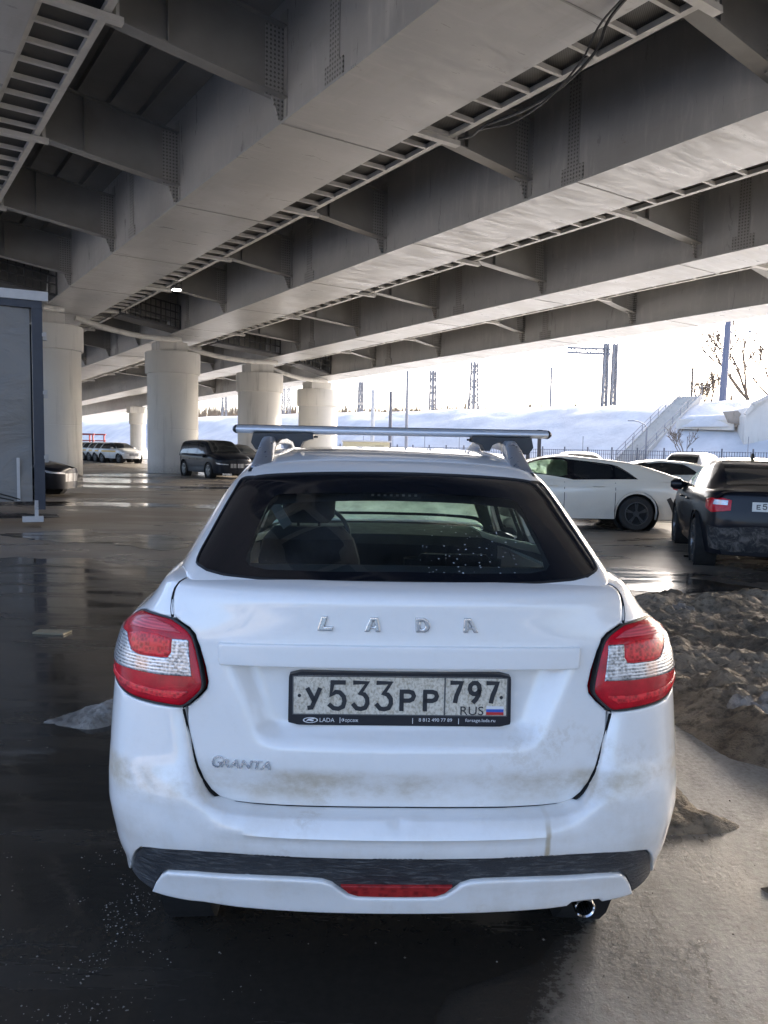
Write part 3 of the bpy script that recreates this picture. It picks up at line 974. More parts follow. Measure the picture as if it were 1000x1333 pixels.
def place_hold(x, z, d): return np.array([x, y_pl - .0006 - d, z])
def ft(txt, a, b, t, bot): fit_text(m, txt, (a - 488) * sx, (b - 488) * sx, .9672 - (bot - 298) * sz, .9672 - (t - 298) * sz, place_hold, extrude=0)
ft('LADA', 172, 231, 498, 516); ft('Форсаж', 259, 326, 498, 519); ft('8 812 490 77 89', 569, 703, 495, 510); ft('forsage.lada.ru', 756, 877, 495, 514)
for a in (252, 543, 728):
    m.add([PL(a, 495 + (a - 48) * .0118, .0007), PL(a + 2.5, 495 + (a - 48) * .0118, .0007), PL(a + 2.5, 520 + (a - 48) * .0118, .0007), PL(a, 520 + (a - 48) * .0118, .0007)], [(0, 1, 2, 3)])
ring = [(135 + 30 * math.cos(k * PI / 16), 509 + 12.5 * math.sin(k * PI / 16)) for k in range(32)]
inn = [(135 + 25 * math.cos(k * PI / 16), 509 + 9.5 * math.sin(k * PI / 16)) for k in range(32)]
m.add([PL(*p, .0007) for p in ring] + [PL(*p, .0007) for p in inn], [(k, (k + 1) % 32, 32 + (k + 1) % 32, 32 + k) for k in range(32)])
m.add([PL(*p, .0007) for p in ((116, 515), (126, 503), (146, 500), (152, 504), (138, 506), (150, 509), (143, 515), (128, 511))], [(0, 1, 2, 4), (0, 4, 7), (2, 3, 4), (4, 5, 6, 7)])
m.build('holder_print', M['print_white'], holder)

# exhaust tip
m = MB()
ec = np.array([.470, .10, .379])
m.lathe([(.019, .10), (.0205, .0), (.0235, -.004), (.026, .0), (.026, .16)], ec, (0, .98, .08), 28)
m.build('exhaust_pipe', M['chrome'], car, True)
m = MB(); m.lathe([(0, .09), (.0195, .09), (.0205, .004)], ec, (0, .98, .08), 20)
m.build('exhaust_bore', M['gap'], car, True)

# roof rails and the cross bar
def roof_z(x, y):
    q = invert(GH, np.array([[x, y]]), [[.3 * x / .45, y]], (0, 1))
    return float(GH(q[:, 0], q[:, 1])[0, 2])
for s in (-1, 1):
    ys = np.concatenate([np.linspace(.84, 1.25, 12), np.linspace(1.4, 2.0, 5), np.linspace(2.15, 2.5, 10)])
    rows = []
    for i, y in enumerate(ys):
        e = min(y - .84, 2.5 - y)
        x = .438 + .03 * sstep(.84, 1.5, y) 
        hgt = -.012 + .078 * float(sstep(-.05, .36, e)) if e < .36 else .066
        low = -.012 + .030 * float(sstep(.34, .42, e))
        w = .035 - .009 * float(sstep(.05, .30, e))
        zr = roof_z(x, y)
        sec = []
        for k in range(12):
            a = 2 * PI * k / 12
            cx, cz = math.copysign(abs(math.cos(a)) ** .6, math.cos(a)), math.copysign(abs(math.sin(a)) ** .6, math.sin(a))
            sec.append((s * (x + cx * w), y + (.03 if i == 0 and cz > 0 else 0), zr + (hgt + low) / 2 + cz * (hgt - low) / 2 + .002))
        rows.append(sec)
    m = MB(); m.grid(np.array(rows), closed_u=True)
    m.add(rows[0], [tuple(range(12))]); m.add(rows[-1], [tuple(range(12))])
    rail = m.build('roof_rail', M['rail'], car, True, 50)
    m = MB()
    pts = [(s * (.438 + .03 * sstep(.84, 1.5, y)), y, roof_z(.438 + .03 * float(sstep(.84, 1.5, y)), y) + .001) for y in np.linspace(.825, 1.16, 8)]
    m.grid(np.array([[(p[0] + d, p[1], p[2] + (.003 if abs(d) < .03 else -.008)) for d in (-.036, -.03, .03, .036)] for p in pts]))
    m.build('rail_gasket', M['seal'], rail, True)
def bar_sec(x, wy, wz, yc=1.28, zc=1.562):
    out = []
    for k in range(16):
        a = 2 * PI * k / 16
        out.append((x, yc + math.cos(a) * wy, zc + math.sin(a) * wz * (1.0 if math.sin(a) > 0 else .85)))
    return out
xs = [-.588, -.586, .604, .606]
m = MB(); m.grid(np.array([bar_sec(x, .042, .0165, zc=1.5645) for x in (-.583, -.3, 0, .3, .609)]), closed_u=True)
bar = m.build('cross_bar', M['alu'], car, True, 60)
m = MB(); m.box((.013, 1.280, 1.5815), (1.19, .018, .003))
m.build('rubber_strip', M['seal'], bar)
for s, x in ((-1, -.583), (1, .609)):
    m = MB()
    m.grid(np.array([bar_sec(x, .044, .0180, zc=1.5645), bar_sec(x + s * .006, .044, .018, zc=1.5645), bar_sec(x + s * .013, .036, .012, zc=1.5645)]), closed_u=True)
    m.add(bar_sec(x + s * .013, .036, .012, zc=1.5645), [tuple(range(16))])
    m.build('bar_end_cap', M['black_plastic'], bar, True)
    # clamp foot: body over the rail, hook arch inside
    x0 = .013 + s * .47
    m = MB()
    prof = [(-.060, 1.551), (.075, 1.551), (.110, 1.553), (.165, 1.553), (.168, 1.533), (.150, 1.531), (.128, 1.522), (.118, 1.499), (.098, 1.499), (.090, 1.520), (.066, 1.533), (.040, 1.530), (.022, 1.512), (.014, 1.488), (-.050, 1.488), (-.068, 1.515)]
    m.prism([(x0 - s * a, b) for a, b in prof], (0, 1.235, 0), (1, 0, 0), (0, 0, 1), (0, 1, 0), .09)
    m.build('bar_clamp', M['black_plastic'], bar)
    m = MB(); m.tube([(x0 - s * .165, 1.28, 1.541), (x0 - s * .182, 1.28, 1.541)], .004, 8)
    m.build('clamp_screw', M['black_plastic'], bar)

# cabin: shelf, seats, wheel, dashboard
m = MB(); m.box((0, .62, 1.075), (1.16, .82, .02)); m.box((0, .30, 1.11), (1.0, .12, .05))
m.build('parcel_shelf', M['interior'], car)
def seat(x, y, top, head, w=.50):
    m = MB()
    rows = []
    for z, hw, dep, yo in ((.50, w * .46, .07, .18), (.75, w * .5, .085, .12), (.95, w * .5, .08, .05), (top - .06, w * .44, .065, .01), (top, w * .33, .03, 0.0)):
        rows.append([(x + math.copysign(abs(math.cos(a)) ** .55, math.cos(a)) * hw, y + yo + math.copysign(abs(math.sin(a)) ** .7, math.sin(a)) * dep, z) for a in [2 * PI * k / 20 for k in range(20)]])
    m.grid(np.array(rows), closed_u=True); m.add(rows[-1], [tuple(range(20))])
    st = m.build('seat_back', M['seat'], car, True)
    if head:
        m = MB(); rows = []
        for z, hw in ((top + .02, .10), (top + .05, .125), (top + .14, .13), (top + .19, .115), (top + .21, .07)):
            rows.append([(x + math.copysign(abs(math.cos(a)) ** .6, math.cos(a)) * hw, y - .01 + math.sin(a) * .05, z) for a in [2 * PI * k / 18 for k in range(18)]])
        m.grid(np.array(rows), closed_u=True); m.add(rows[-1], [tuple(range(18))])
        m.tube([(x - .05, y, top - .05), (x - .05, y, top + .05)], .007); m.tube([(x + .05, y, top - .05), (x + .05, y, top + .05)], .007)
        m.build('head_rest', M['seat'], st, True)
    return st
seat(-.36, 2.02, 1.12, True); seat(.36, 2.12, .98, False)
m = MB(); m.box((0, 1.12, .84), (1.24, .13, .44)); m.build('rear_seat_back', M['seat'], car)
m = MB()
m.tube([(-.36 + .185 * math.cos(a), 2.70 + .06 * math.sin(a), .98 + .175 * math.sin(a)) for a in np.linspace(0, 2 * PI, 33)], .013, 8)
m.bar((-.53, 2.71, .98), (-.19, 2.71, .98), .03, .05)
m.build('steering_wheel', simple('steering_wheel_rim', (.09, .09, .09), .4), car, True)
m = MB(); rows = [[(x, y, z + .012 * math.cos(x * 3)) for x in np.linspace(-.70, .70, 15)] for y, z in ((2.80, .60), (2.80, .93), (2.84, .985), (3.0, 1.005), (3.36, 1.0))]
m.grid(np.array(rows)); m.box((-.36, 2.84, 1.02), (.36, .12, .05)); m.build('dashboard', M['dash'], car, True)
m = MB(); m.bar((-.575, 1.90, 1.33), (-.44, 1.80, 1.14), .048, .004, up=(0, 1, 0)); m.box((-.58, 1.91, 1.335), (.03, .03, .05))
m.build('seat_belt', simple('belt_webbing', (.16, .16, .16), .7), car)
m = MB(); m.box((.02, 2.72, 1.385), (.22, .03, .06)); m.build('inner_mirror', M['seal'], car)

for y in (.86, 3.36):
    for s in (1, -1):
        make_wheel(car, y, s * .63, .31, .31, .185, .195, s, M['rim_silver'], 5)
for s in (1, -1):
    m = MB(); rows = []
    for k, (dx, w, h) in enumerate(((0, .05, .06), (.03, .085, .085), (.10, .10, .095), (.17, .085, .085), (.20, .04, .05))):
        rows.append([(s * (.80 + dx), 2.82 + math.cos(a) * w * .8, 1.03 + math.sin(a) * h) for a in [2 * PI * i / 16 for i in range(16)]])
    m.grid(np.array(rows), closed_u=True); m.add(rows[-1], [tuple(range(16))])
    m.build('door_mirror', M['white_paint'], car, True)
    for y in (1.62, 2.45):
        m = MB(); q = invert(BODY, np.array([[y, .86]]), [[2.0 + y - 1.6, .86]], (1, 2)); p = BODY(q[:, 0] * 1, q[:, 1])[0]
        m.tube([(s * (p[0] + .012), y - .09, .868), (s * (p[0] + .028), y - .06, .868), (s * (p[0] + .028), y + .06, .868), (s * (p[0] + .012), y + .09, .868)], .012, 8)
        m.build('door_handle', M['white_paint'], car, True)
    # front lamps
    q = [(BODY.len - .78, .66), (BODY.len - .35, .68), (BODY.len - .33, .80), (BODY.len - .55, .90), (BODY.len - .95, .93)]
    panel('headlight', BODY, [(s * a, v) for a, v in q], M['clear_lens'], car, h=.04, off=.004, th=.01)
for s in (1, -1):
    for yy in (1.42, 2.16, 3.02):
        zz = np.linspace(.40, .98, 7)
        w_ = invert(BODY, np.array([[yy + (.10 if z_ < .6 and yy < 1.5 else 0), z_] for z_ in zz]), [[yy + .5, z_] for z_ in zz], (1, 2))
        ribbon('door_gap', BODY, w_ * np.array([s, 1]), .007, M['gap'], car, off=.0012, h=.08)
    w_ = invert(BODY, np.array([[yy, .40] for yy in np.linspace(1.52, 3.02, 9)]), [[yy + .5, .40] for yy in np.linspace(1.52, 3.02, 9)], (1, 2))
    ribbon('door_gap', BODY, w_ * np.array([s, 1]), .007, M['gap'], car, off=.0012, h=.08)
# ------------------------------------------------------------------ the steel girder bridge overhead
BD = np.array([-.56795, .82306, 0.0])          # along the bridge, away from the camera
BN = np.array([.82306, .56795, 0.0])           # across it, to the right
SLOPE = -.01533
def bp(s, t, z): return BN * s + BD * t + np.array([0, 0, z])

def mat_girder():
    t = NT('painted_girder_steel')
    co = t.coords()
    # the girders run along the object's own y axis
    n1 = t.noise(co, .35, 5, .6); n2 = t.noise(t.mapping(co, (2.2, .35, 1)), 1.5, 6, .65); n3 = t.noise(co, 9, 4, .6)
    v = t.n('ShaderNodeTexVoronoi', {'Vector': t.mapping(co, (.25, .12, .6)), 'Scale': 1.0, 'Randomness': 1.0}).outputs['Color']
    pv = t.sep(v)[0]
    c = t.mix(t.ramp(n1, .3, .7), (.31, .31, .305), (.42, .417, .406))
    c = t.mix(t.math('MULTIPLY', t.ramp(pv, .62, .66), .30), c, (.34, .333, .315))
    c = t.mix(t.math('MULTIPLY', t.ramp(n2, .52, .76), .38), c, (.27, .25, .215))
    n5 = t.noise(t.mapping(co, (.5, 3.2, .5)), 1.3, 7, .7, .5)                  # brush marks and drip runs across the plates
    n6 = t.noise(t.mapping(co, (1.0, .9, 3.0)), 2.6, 7, .72)
    c = t.mix(t.math('MULTIPLY', t.ramp(n5, .50, .72), .35), c, (.60, .585, .55))
    c = t.mix(t.math('MULTIPLY', t.ramp(n6, .63, .74), .5), c, (.17, .11, .065))
    t.set('Base Color', c)
    t.set('Roughness', t.ramp(n5, .32, .70, .26, .52))
    t.set('Specular IOR Level', .9)
    t.bump(t.math('ADD', n3, t.math('MULTIPLY', n5, 1.5)), .10, .014)
    return t.m
M['girder'] = mat_girder()
M['beam_steel'] = simple('painted_beam_steel', (.25, .245, .232), .45, var=.25, scale=1.4, bump=.1, bscale=20)
M['bracket'] = simple('walkway_steel', (.48, .465, .43), .42, var=.25, scale=3)
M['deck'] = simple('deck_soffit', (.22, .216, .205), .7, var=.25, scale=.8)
M['gate_dark'] = simple('dark_railing_steel', (.055, .056, .06), .6)

def mat_grating():
    t = NT('perforated_grating')
    co = t.coords()
    u = t.sep(co)
    s = t.math('MULTIPLY', t.math('SINE', t.math('MULTIPLY', u[0], 150)), t.math('SINE', t.math('MULTIPLY', u[1], 150)))
    t.set('Base Color', t.mix(t.ramp(s, -.2, .4), (.085, .083, .078), (.02, .02, .02)))
    t.set('Roughness', .6)
    return t.m
M['grating'] = mat_grating()

def mat_bolts(ax=1):
    """plate closely set with round bolt heads"""
    t = NT('bolted_splice_plate')
    co = t.coords()
    u = t.sep(co)
    a = t.math('COSINE', t.math('MULTIPLY', u[ax], 2 * PI / .085)); b = t.math('COSINE', t.math('MULTIPLY', u[2], 2 * PI / .085))
    h = t.ramp(t.math('ADD', a, b), .35, 1.5)
    t.set('Base Color', t.mix(h, (.33, .325, .31), (.15, .145, .135)))
    t.set('Roughness', .5)
    t.bump(h, .8, .03)
    return t.m
M['bolts'] = mat_bolts(); M['bolts_across'] = mat_bolts(0)

def mat_concrete(name, c0, c1, streak=.4):
    t = NT(name)
    co = t.coords()
    n1 = t.noise(co, .6, 6, .62); n2 = t.noise(t.mapping(co, (2.4, 2.4, .22)), 1.0, 6, .65); n3 = t.noise(co, 14, 5, .65)
    z = t.sep(co)[2]
    c = t.mix(n1, c0, c1)
    c = t.mix(t.math('MULTIPLY', t.ramp(n2, .52, .74), streak), c, tuple(np.array(c0) * .42))
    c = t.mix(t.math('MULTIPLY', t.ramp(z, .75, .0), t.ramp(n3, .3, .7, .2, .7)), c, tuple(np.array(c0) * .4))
    t.set('Base Color', c); t.set('Roughness', .85)
    t.bump(n3, .25, .02)
    return t.m
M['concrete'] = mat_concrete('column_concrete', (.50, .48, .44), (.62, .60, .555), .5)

BR = bpy.data.objects.new('road_bridge', None); COL.objects.link(BR)
tag(BR, 'wide grey steel girder road bridge overhead on round concrete columns', 'bridge')
BR.rotation_euler = (0, 0, math.atan2(-BN[1], BN[0]) * -1)       # own x = across, own y = along
# in the bridge's own frame a point is (s, t, z)
T0, T1 = -34.0, 190.0
#        s_left  s_right  z bottom at its column, column t
GIRD = [(.0, 2.58, 8.05, 36.0), (7.1, 9.52, 7.45, 38.47), (13.25, 15.45, 6.97, 40.84), (20.05, 21.9, 6.58, 43.96), (25.0, 27.05, 6.02, 46.32)]
HW = 2.35
def zb(i, t): return GIRD[i][2] + SLOPE * (t - GIRD[i][3])

def girder(i):
    l, r, z, tc = GIRD[i]
    m = MB()
    o = .09
    def q(s, t, dz): return (s, t, zb(i, t) + dz)
    for (a, b, d0, d1) in ((l, r, 0, .045), (l + o, l + o + .04, .045, HW), (r - o - .04, r - o, .045, HW)):
        vs = []
        for t in (T0, T1):
            vs += [q(a, t, d0), q(b, t, d0), q(b, t, d1), q(a, t, d1)]
        m.add(vs, [(0, 1, 2, 3), (7, 6, 5, 4), (0, 4, 5, 1), (1, 5, 6, 2), (2, 6, 7, 3), (3, 7, 4, 0)])
    g = m.build('girder', M['girder'], BR)
    for k in range(-1, 9):                                          # weld seams under the bottom plate
        t = 6.0 + 6.0 * k + (2.1 if i % 2 else 0)
        m = MB(); m.box((( l + r) / 2, t, zb(i, t) - .004), (r - l - .02, .035, .012))
        m.build('weld_seam', M['beam_steel'], g)
    # bolted splices on the webs
    for k in range(-1, 5):
        t = 12.2 + 12.0 * k
        for sx, sg in ((l + o, -1), (r - o, 1)):
            m = MB()
            m.box((sx + sg * .012, t, zb(i, t) + HW / 2 + .12), (.022, .34, HW - .30))
            m.box((sx + sg * .013, t, zb(i, t) + .24), (.026, .62, .34))
            m.build('splice_plate', M['bolts'], g)
    return g
girders = [girder(i) for i in range(5)]

def crossbeam(i, t):
    """transverse beam from girder i to girder i + 1"""
    a = GIRD[i][1] - .09; b = GIRD[i + 1][0] + .09
    za, zb_ = zb(i, t) + .55, zb(i + 1, t) + .50
    m = MB()
    def rect(y0, y1, d0, d1):
        vs = [(s, y, z + d) for s, z in ((a, za), (b, zb_)) for y, d in ((y0, d0), (y1, d0), (y1, d1), (y0, d1))]
        m.add(vs, [(0, 1, 2, 3), (7, 6, 5, 4), (0, 4, 5, 1), (1, 5, 6, 2), (2, 6, 7, 3), (3, 7, 4, 0)])
    rect(t - .16, t + .16, -.035, 0); rect(t - .012, t + .012, 0, 1.30); rect(t - .14, t + .14, 1.30, 1.33)
    m.box(((a + b) / 2, t, (za + zb_) / 2 + .65), (.025, .26, 1.29))
    xb = m.build('cross_beam', M['beam_steel'], BR)
    m = MB()
    m.prism([(b - .004, zb_ + 1.30), (b - .42, zb_ + 1.30), (b - .42, zb_ - .02), (b - .28, zb_ - .03), (b - .12, zb_ - .42), (b - .004, zb_ - .42)], (0, t - .02, 0), (1, 0, 0), (0, 0, 1), (0, 1, 0), .04)
    m.box((b - .012, t, zb_ + .62), (.02, .30, 2.0))
    m.build('bolted_gusset', M['bolts_across'], xb)
    return xb
for i in range(4):
    for k in range(-3, 9):
        t = 13.6 + 6.0 * k + (.55 if i == 0 else 0)
        if abs(t - GIRD[i + 1][3]) > 1.6: crossbeam(i, t)
# deck plates with stiffening troughs between the girders
m = MB()
edges = [(-1.4, .09)] + [(GIRD[i][1] - .09, GIRD[i + 1][0] + .09) for i in range(4)] + [(GIRD[4][1] - .09, 28.6)]
for j, (a, b) in enumerate(edges):
    i0, i1 = max(0, j - 1), min(4, j)
    vs = []
    for t in (T0, T1):
        vs += [(a, t, zb(i0, t) + HW), (b, t, zb(i1, t) + HW), (b, t, zb(i1, t) + HW + .35), (a, t, zb(i0, t) + HW + .35)]
    m.add(vs, [(0, 1, 2, 3), (7, 6, 5, 4), (0, 4, 5, 1), (1, 5, 6, 2), (2, 6, 7, 3), (3, 7, 4, 0)])
    n = max(1, int((b - a) / .75))
    for k in range(1, n):
        s = a + (b - a) * k / n
        f = k / n
        z0, z1 = [zb(i0, t) * (1 - f) + zb(i1, t) * f + HW for t in (T0, 70)]
        m.bar((s, T0, z0 - .09), (s, 70, z1 - .09), .03, .18)
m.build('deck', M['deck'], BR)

# inspection walkways hung along the right of each girder
def walkway(i):
    a = GIRD[i][1] + .02; b = a + (1.05 if i else 1.12)
    dz = .26
    t0, t1 = -8.0, 78.0
    def line(s, d, w, h, m): m.bar((s, t0, zb(i, t0) + d), (s, t1, zb(i, t1) + d), w, h)
    m = MB(); line((a + b) / 2, dz + .07, b - a - .08, .012, m)
    fl = m.build('walkway', M['grating'], BR)
    m = MB(); line(b - .05, dz, .13, .10, m); line(a + .07, dz, .13, .10, m)
    m.build('walkway_rail', M['bracket'], fl)
    m = MB()
    t = t0
    while t < t1:
        m.box(((a + b) / 2, t, zb(i, t) + dz - .01), (b - a - .2, .07, .09)); t += .78
    m.build('rung', M['bracket'], fl)
    for k in range(-3, 10):
        t = 13.6 + 6.0 * k + (.55 if i == 0 else 0)
        m = MB(); m.box(((a + b) / 2 + .12, t - .45, zb(i, t) + dz - .10), (b - a + .2, .16, .10))
        m.box((b + .12, t - .45, zb(i, t) + dz + .12), (.06, .12, .40))
        m.build('walkway_bracket', M['bracket'], fl)
for i in range(4): walkway(i)

# columns with collars and bearing blocks
COLS = [(7.63, 38.47, 6.84, 1.44, 1), (14.24, 40.84, 6.38, 1.44, 2), (20.81, 43.96, 5.96, 1.44, 3), (26.3, 46.32, 5.43, 1.44, 4),
        (1.3, 36.0, 7.3, 1.44, 0), (24.7, 81.8, 4.75, .86, 4)]
for (s, t, zc, rad, gi) in COLS:
    sr = rad - .11
    m = MB()
    m.lathe([(sr, -.2), (sr, 2.3), (sr - .012, 2.31), (sr - .012, 2.33), (sr, 2.34), (sr, zc - 1.12)], (s, t, 0), n=48)
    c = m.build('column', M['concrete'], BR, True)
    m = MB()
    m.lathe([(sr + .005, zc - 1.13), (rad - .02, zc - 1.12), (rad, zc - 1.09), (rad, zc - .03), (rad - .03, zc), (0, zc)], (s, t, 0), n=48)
    m.build('collar', M['concrete'], c, True)
    m = MB()
    top = zb(gi, t)
    m.box((s - .3, t - .35, (zc + top - .12) / 2), (1.5, 1.3, top - .12 - zc + .02)); m.box((s - .3, t - .35, top - .07), (1.1, 1.0, .10))
    m.build('bearing_block', M['concrete'], c)
# railings, pipes and diaphragms on the pier line
for i in range(4):
    a, b = GIRD[i][1] + .9, GIRD[i + 1][0] + .05
    t = (GIRD[i][3] + GIRD[i + 1][3]) / 2 - 2.6
    za, zz = zb(i, t), zb(i + 1, t)
    m = MB()
    for h in (.12, .52, .86, 1.22): m.bar((a, t, za + h), (b, t, zz + h), .05, .06)
    n = 12
    for k in range(n + 1):
        f = k / n; m.box((a + (b - a) * f, t, za * (1 - f) + zz * f + .66), (.07 if k % 4 == 0 else .03, .05, 1.14))
    m.bar((a, t + .6, za + .06), (b, t + .6, zz + .06), 1.2, .05)
    m.build('pier_railing', M['gate_dark'], BR)
    m = MB()
    m.bar((a - 1.0, t + 1.7, za + HW / 2 + .1), (b, t + 1.7, zz + HW / 2 + .1), .04, HW - .3)
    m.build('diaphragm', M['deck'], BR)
    m = MB()
    p0 = np.array([GIRD[i][1] - .9, t + .9, za - .20]); p1 = np.array([b + .6, t + 1.6, zz - .20])
    m.tube([p0 + (p1 - p0) * f + np.array([0, 0, -.22 * math.sin(f * PI)]) for f in np.linspace(0, 1, 9)], .13, 10)
    m.build('drain_pipe', M['concrete'], BR, True)
q_ = (10.62, 30.0, zb(1, 30.0) + .06)
m = MB(); m.box(q_, (.34, .34, .14)); m.box((q_[0], q_[1], q_[2] + .12), (.06, .06, .12))
lp_ = m.build('floodlight', M['gate_dark'], BR)
m = MB(); m.box((q_[0], q_[1], q_[2] - .085), (.28, .28, .03))
t_ = NT('lit_lamp_glass'); t_.set('Emission Color', (1, .97, .88, 1)); t_.set('Emission Strength', 9.0)
m.build('lit_lens', t_.m, lp_)
# small lamp under the second walkway and the loose cable
def cable(pts, r, name):
    m = MB(); m.tube(smooth_curve(pts, .12), r, 6); return m.build(name, M['seal'], BR, True)
z = lambda t: zb(1, t)
cable([(8.9, 6.9, z(7) - .06), (9.3, 7.9, z(8) - .08), (9.6, 8.4, z(8) - .25), (9.75, 9.2, z(9) - .42), (9.9, 10.2, z(10) - .40), (10.2, 11.6, z(11) - .14), (10.55, 12.4, z(12) + .02), (10.7, 13.0, z(13) + .2)], .026, 'loose_cable')
cable([(8.9, 6.9, z(7) - .05), (9.25, 8.0, z(8) - .10), (9.5, 8.6, z(8) - .35), (9.7, 9.5, z(9) - .55), (9.95, 10.6, z(10) - .48), (10.3, 11.8, z(11) - .12), (10.7, 12.7, z(12) + .1)], .018, 'loose_cable')
# ------------------------------------------------------------------ ground, water, snow
def mat_ground():
    t = NT('wet_asphalt')
    co = t.coords()
    u = t.sep(co)
    big = t.noise(co, .16, 5, .6); mid = t.noise(t.mapping(co, (.35, 1.0, 1)), .8, 6, .62, .4); fine = t.noise(co, 42, 5, .7); grit = t.noise(co, 150, 3, .7)
    # sky sheen right of the car painted in as pale ground, dark film of water to the left and behind it
    edge_ = t.math('MAXIMUM', t.math('MINIMUM', t.math('MULTIPLY', t.math('SUBTRACT', u[1], 2.45), .5), .06), -.6)  # pale edge drawn where the car blocks the reflected sky
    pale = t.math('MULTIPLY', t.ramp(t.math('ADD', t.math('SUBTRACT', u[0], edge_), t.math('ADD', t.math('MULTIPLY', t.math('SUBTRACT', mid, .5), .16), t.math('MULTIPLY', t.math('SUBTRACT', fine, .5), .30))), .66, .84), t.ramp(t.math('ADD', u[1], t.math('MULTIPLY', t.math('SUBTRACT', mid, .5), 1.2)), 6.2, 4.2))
    dry = t.math('MULTIPLY', t.ramp(u[1], 8.5, 11.0), t.ramp(mid, .30, .52))
    c = t.mix(mid, (.030, .029, .028), (.050, .047, .043))
    c = t.mix(dry, c, (.17, .145, .115))
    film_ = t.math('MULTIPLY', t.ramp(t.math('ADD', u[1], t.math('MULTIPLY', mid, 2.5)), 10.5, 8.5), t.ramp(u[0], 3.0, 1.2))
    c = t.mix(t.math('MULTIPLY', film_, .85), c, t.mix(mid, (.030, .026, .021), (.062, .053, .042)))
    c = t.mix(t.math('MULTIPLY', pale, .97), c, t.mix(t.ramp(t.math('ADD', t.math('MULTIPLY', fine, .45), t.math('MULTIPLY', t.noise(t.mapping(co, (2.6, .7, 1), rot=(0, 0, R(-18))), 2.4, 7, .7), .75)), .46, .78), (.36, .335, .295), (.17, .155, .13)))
    c = t.mix(t.math('MULTIPLY', t.math('MULTIPLY', t.ramp(fine, .45, .7), .35), t.math('SUBTRACT', 1.0, pale)), c, (.03, .028, .025))
    soak = t.math('MULTIPLY', pale, t.ramp(t.noise(t.mapping(co, (1.0, .6, 1)), 1.7, 7, .68, .6), .46, .60))   # wetter patches within the painted sheen
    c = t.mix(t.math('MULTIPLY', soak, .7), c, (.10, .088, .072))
    t.set('Base Color', c)
    wet = t.ramp(t.math('ADD', t.math('MULTIPLY', mid, .7), t.math('MULTIPLY', big, .4)), .42, .66)
    ro = t.mixf(wet, .22, .48)
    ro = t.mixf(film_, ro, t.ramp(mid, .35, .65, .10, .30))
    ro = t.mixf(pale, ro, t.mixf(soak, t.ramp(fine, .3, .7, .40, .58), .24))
    t.set('Roughness', ro)
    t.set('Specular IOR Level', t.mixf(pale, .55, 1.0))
    h = t.math('ADD', t.math('MULTIPLY', fine, .8), t.math('ADD', t.math('MULTIPLY', grit, .35), t.math('MULTIPLY', mid, 1.2)))
    t.bump(h, t.mixf(pale, .35, .34), .008)
    return t.m
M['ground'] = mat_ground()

def mat_water():
    t = NT('shallow_water')
    co = t.coords()
    a = t.noise(t.mapping(co, (.5, 1.4, 1)), 1.6, 4, .55, .3); b = t.noise(co, 30, 4, .7); s = t.noise(t.mapping(co, (.25, 1.5, 1)), 2.2, 6, .7)
    t.set('Base Color', t.mix(b, (.024, .020, .016), (.046, .039, .030)))
    t.set('Roughness', t.ramp(s, .36, .72, .04, .34))
    t.set('Specular IOR Level', .5)
    t.bump(t.math('ADD', t.math('MULTIPLY', a, 1.0), t.math('MULTIPLY', b, .06)), .10, .02)
    return t.m
M['water'] = mat_water()

def mat_snow(name, c0, c1, bs=.5, sc=2.0, shade=None):
    t = NT(name)
    co = t.coords()
    n1 = t.noise(co, sc * .3, 6, .62); n2 = t.noise(co, sc * 3, 6, .65); n3 = t.noise(co, sc * 16, 4, .7)
    c = t.mix(t.ramp(n1, .35, .68), c0, c1)
    if shade: c = t.mix(t.math('MULTIPLY', t.ramp(n2, .45, .66), .75), c, shade)
    t.set('Base Color', c); t.set('Roughness', .75)
    t.set('Specular IOR Level', .35)
    t.bump(t.math('ADD', t.math('MULTIPLY', n2, 1.0), t.math('MULTIPLY', n3, .4)), bs, .12 / sc)
    return t.m
M['snow'] = mat_snow('clean_snow', (.50, .50, .50), (.62, .615, .61), .6, .8)
M['dirty_snow'] = mat_snow('dirty_snow', (.14, .105, .068), (.34, .275, .195), 1.0, 5.0, (.055, .042, .028))
M['slush'] = mat_snow('grey_slush', (.16, .14, .115), (.40, .37, .33), .8, 9.0, (.12, .10, .08))

m = MB()
xs = [-1500, -300, -60, -20, -8, 0, 8, 20, 60, 300, 1500]; ys = [-300, -60, -20, -5, 0, 5, 12, 25, 60, 120, 400, 2500]
m.grid(np.array([[(x, y, 0) for x in xs] for y in ys]))
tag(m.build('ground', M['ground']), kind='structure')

def blob(pts, h=.10, amp=.12, seed=0, freq=1.6):
    P = smooth_curve(pts, h, True)
    rnd = []
    for i, p in enumerate(P):
        v = Vector((p[0] * freq + seed, p[1] * freq, seed * 1.7))
        rnd.append(p + amp * np.array([noise.noise(v) + .5 * noise.noise(v * 2.7), noise.noise(v + Vector((9, 3, 1))) + .5 * noise.noise(v * 2.9)]))
    return np.array(rnd)
def keep_inside(V, F, P):
    c = np.array([V[list(f)].mean(0) for f in F])
    return [f for f, k in zip(F, in_poly(c, P)) if k]
def puddle(pts, z=.004, amp=.12, seed=0, holes=(), h=.12):
    P = blob(pts, h, amp, seed)
    res = geometry.delaunay_2d_cdt([Vector(p) for p in P], [(i, (i + 1) % len(P)) for i in range(len(P))], [], 0, 1e-6)
    V = np.array([tuple(p) for p in res[0]]); F = keep_inside(V, res[2], P)
    o = link_mesh('puddle', [(v[0], v[1], z) for v in V], [f if np.cross(V[f[1]] - V[f[0]], V[f[2]] - V[f[0]]) > 0 else f[::-1] for f in F], M['water'], None, smooth=False)
    return tag(o, kind='structure')
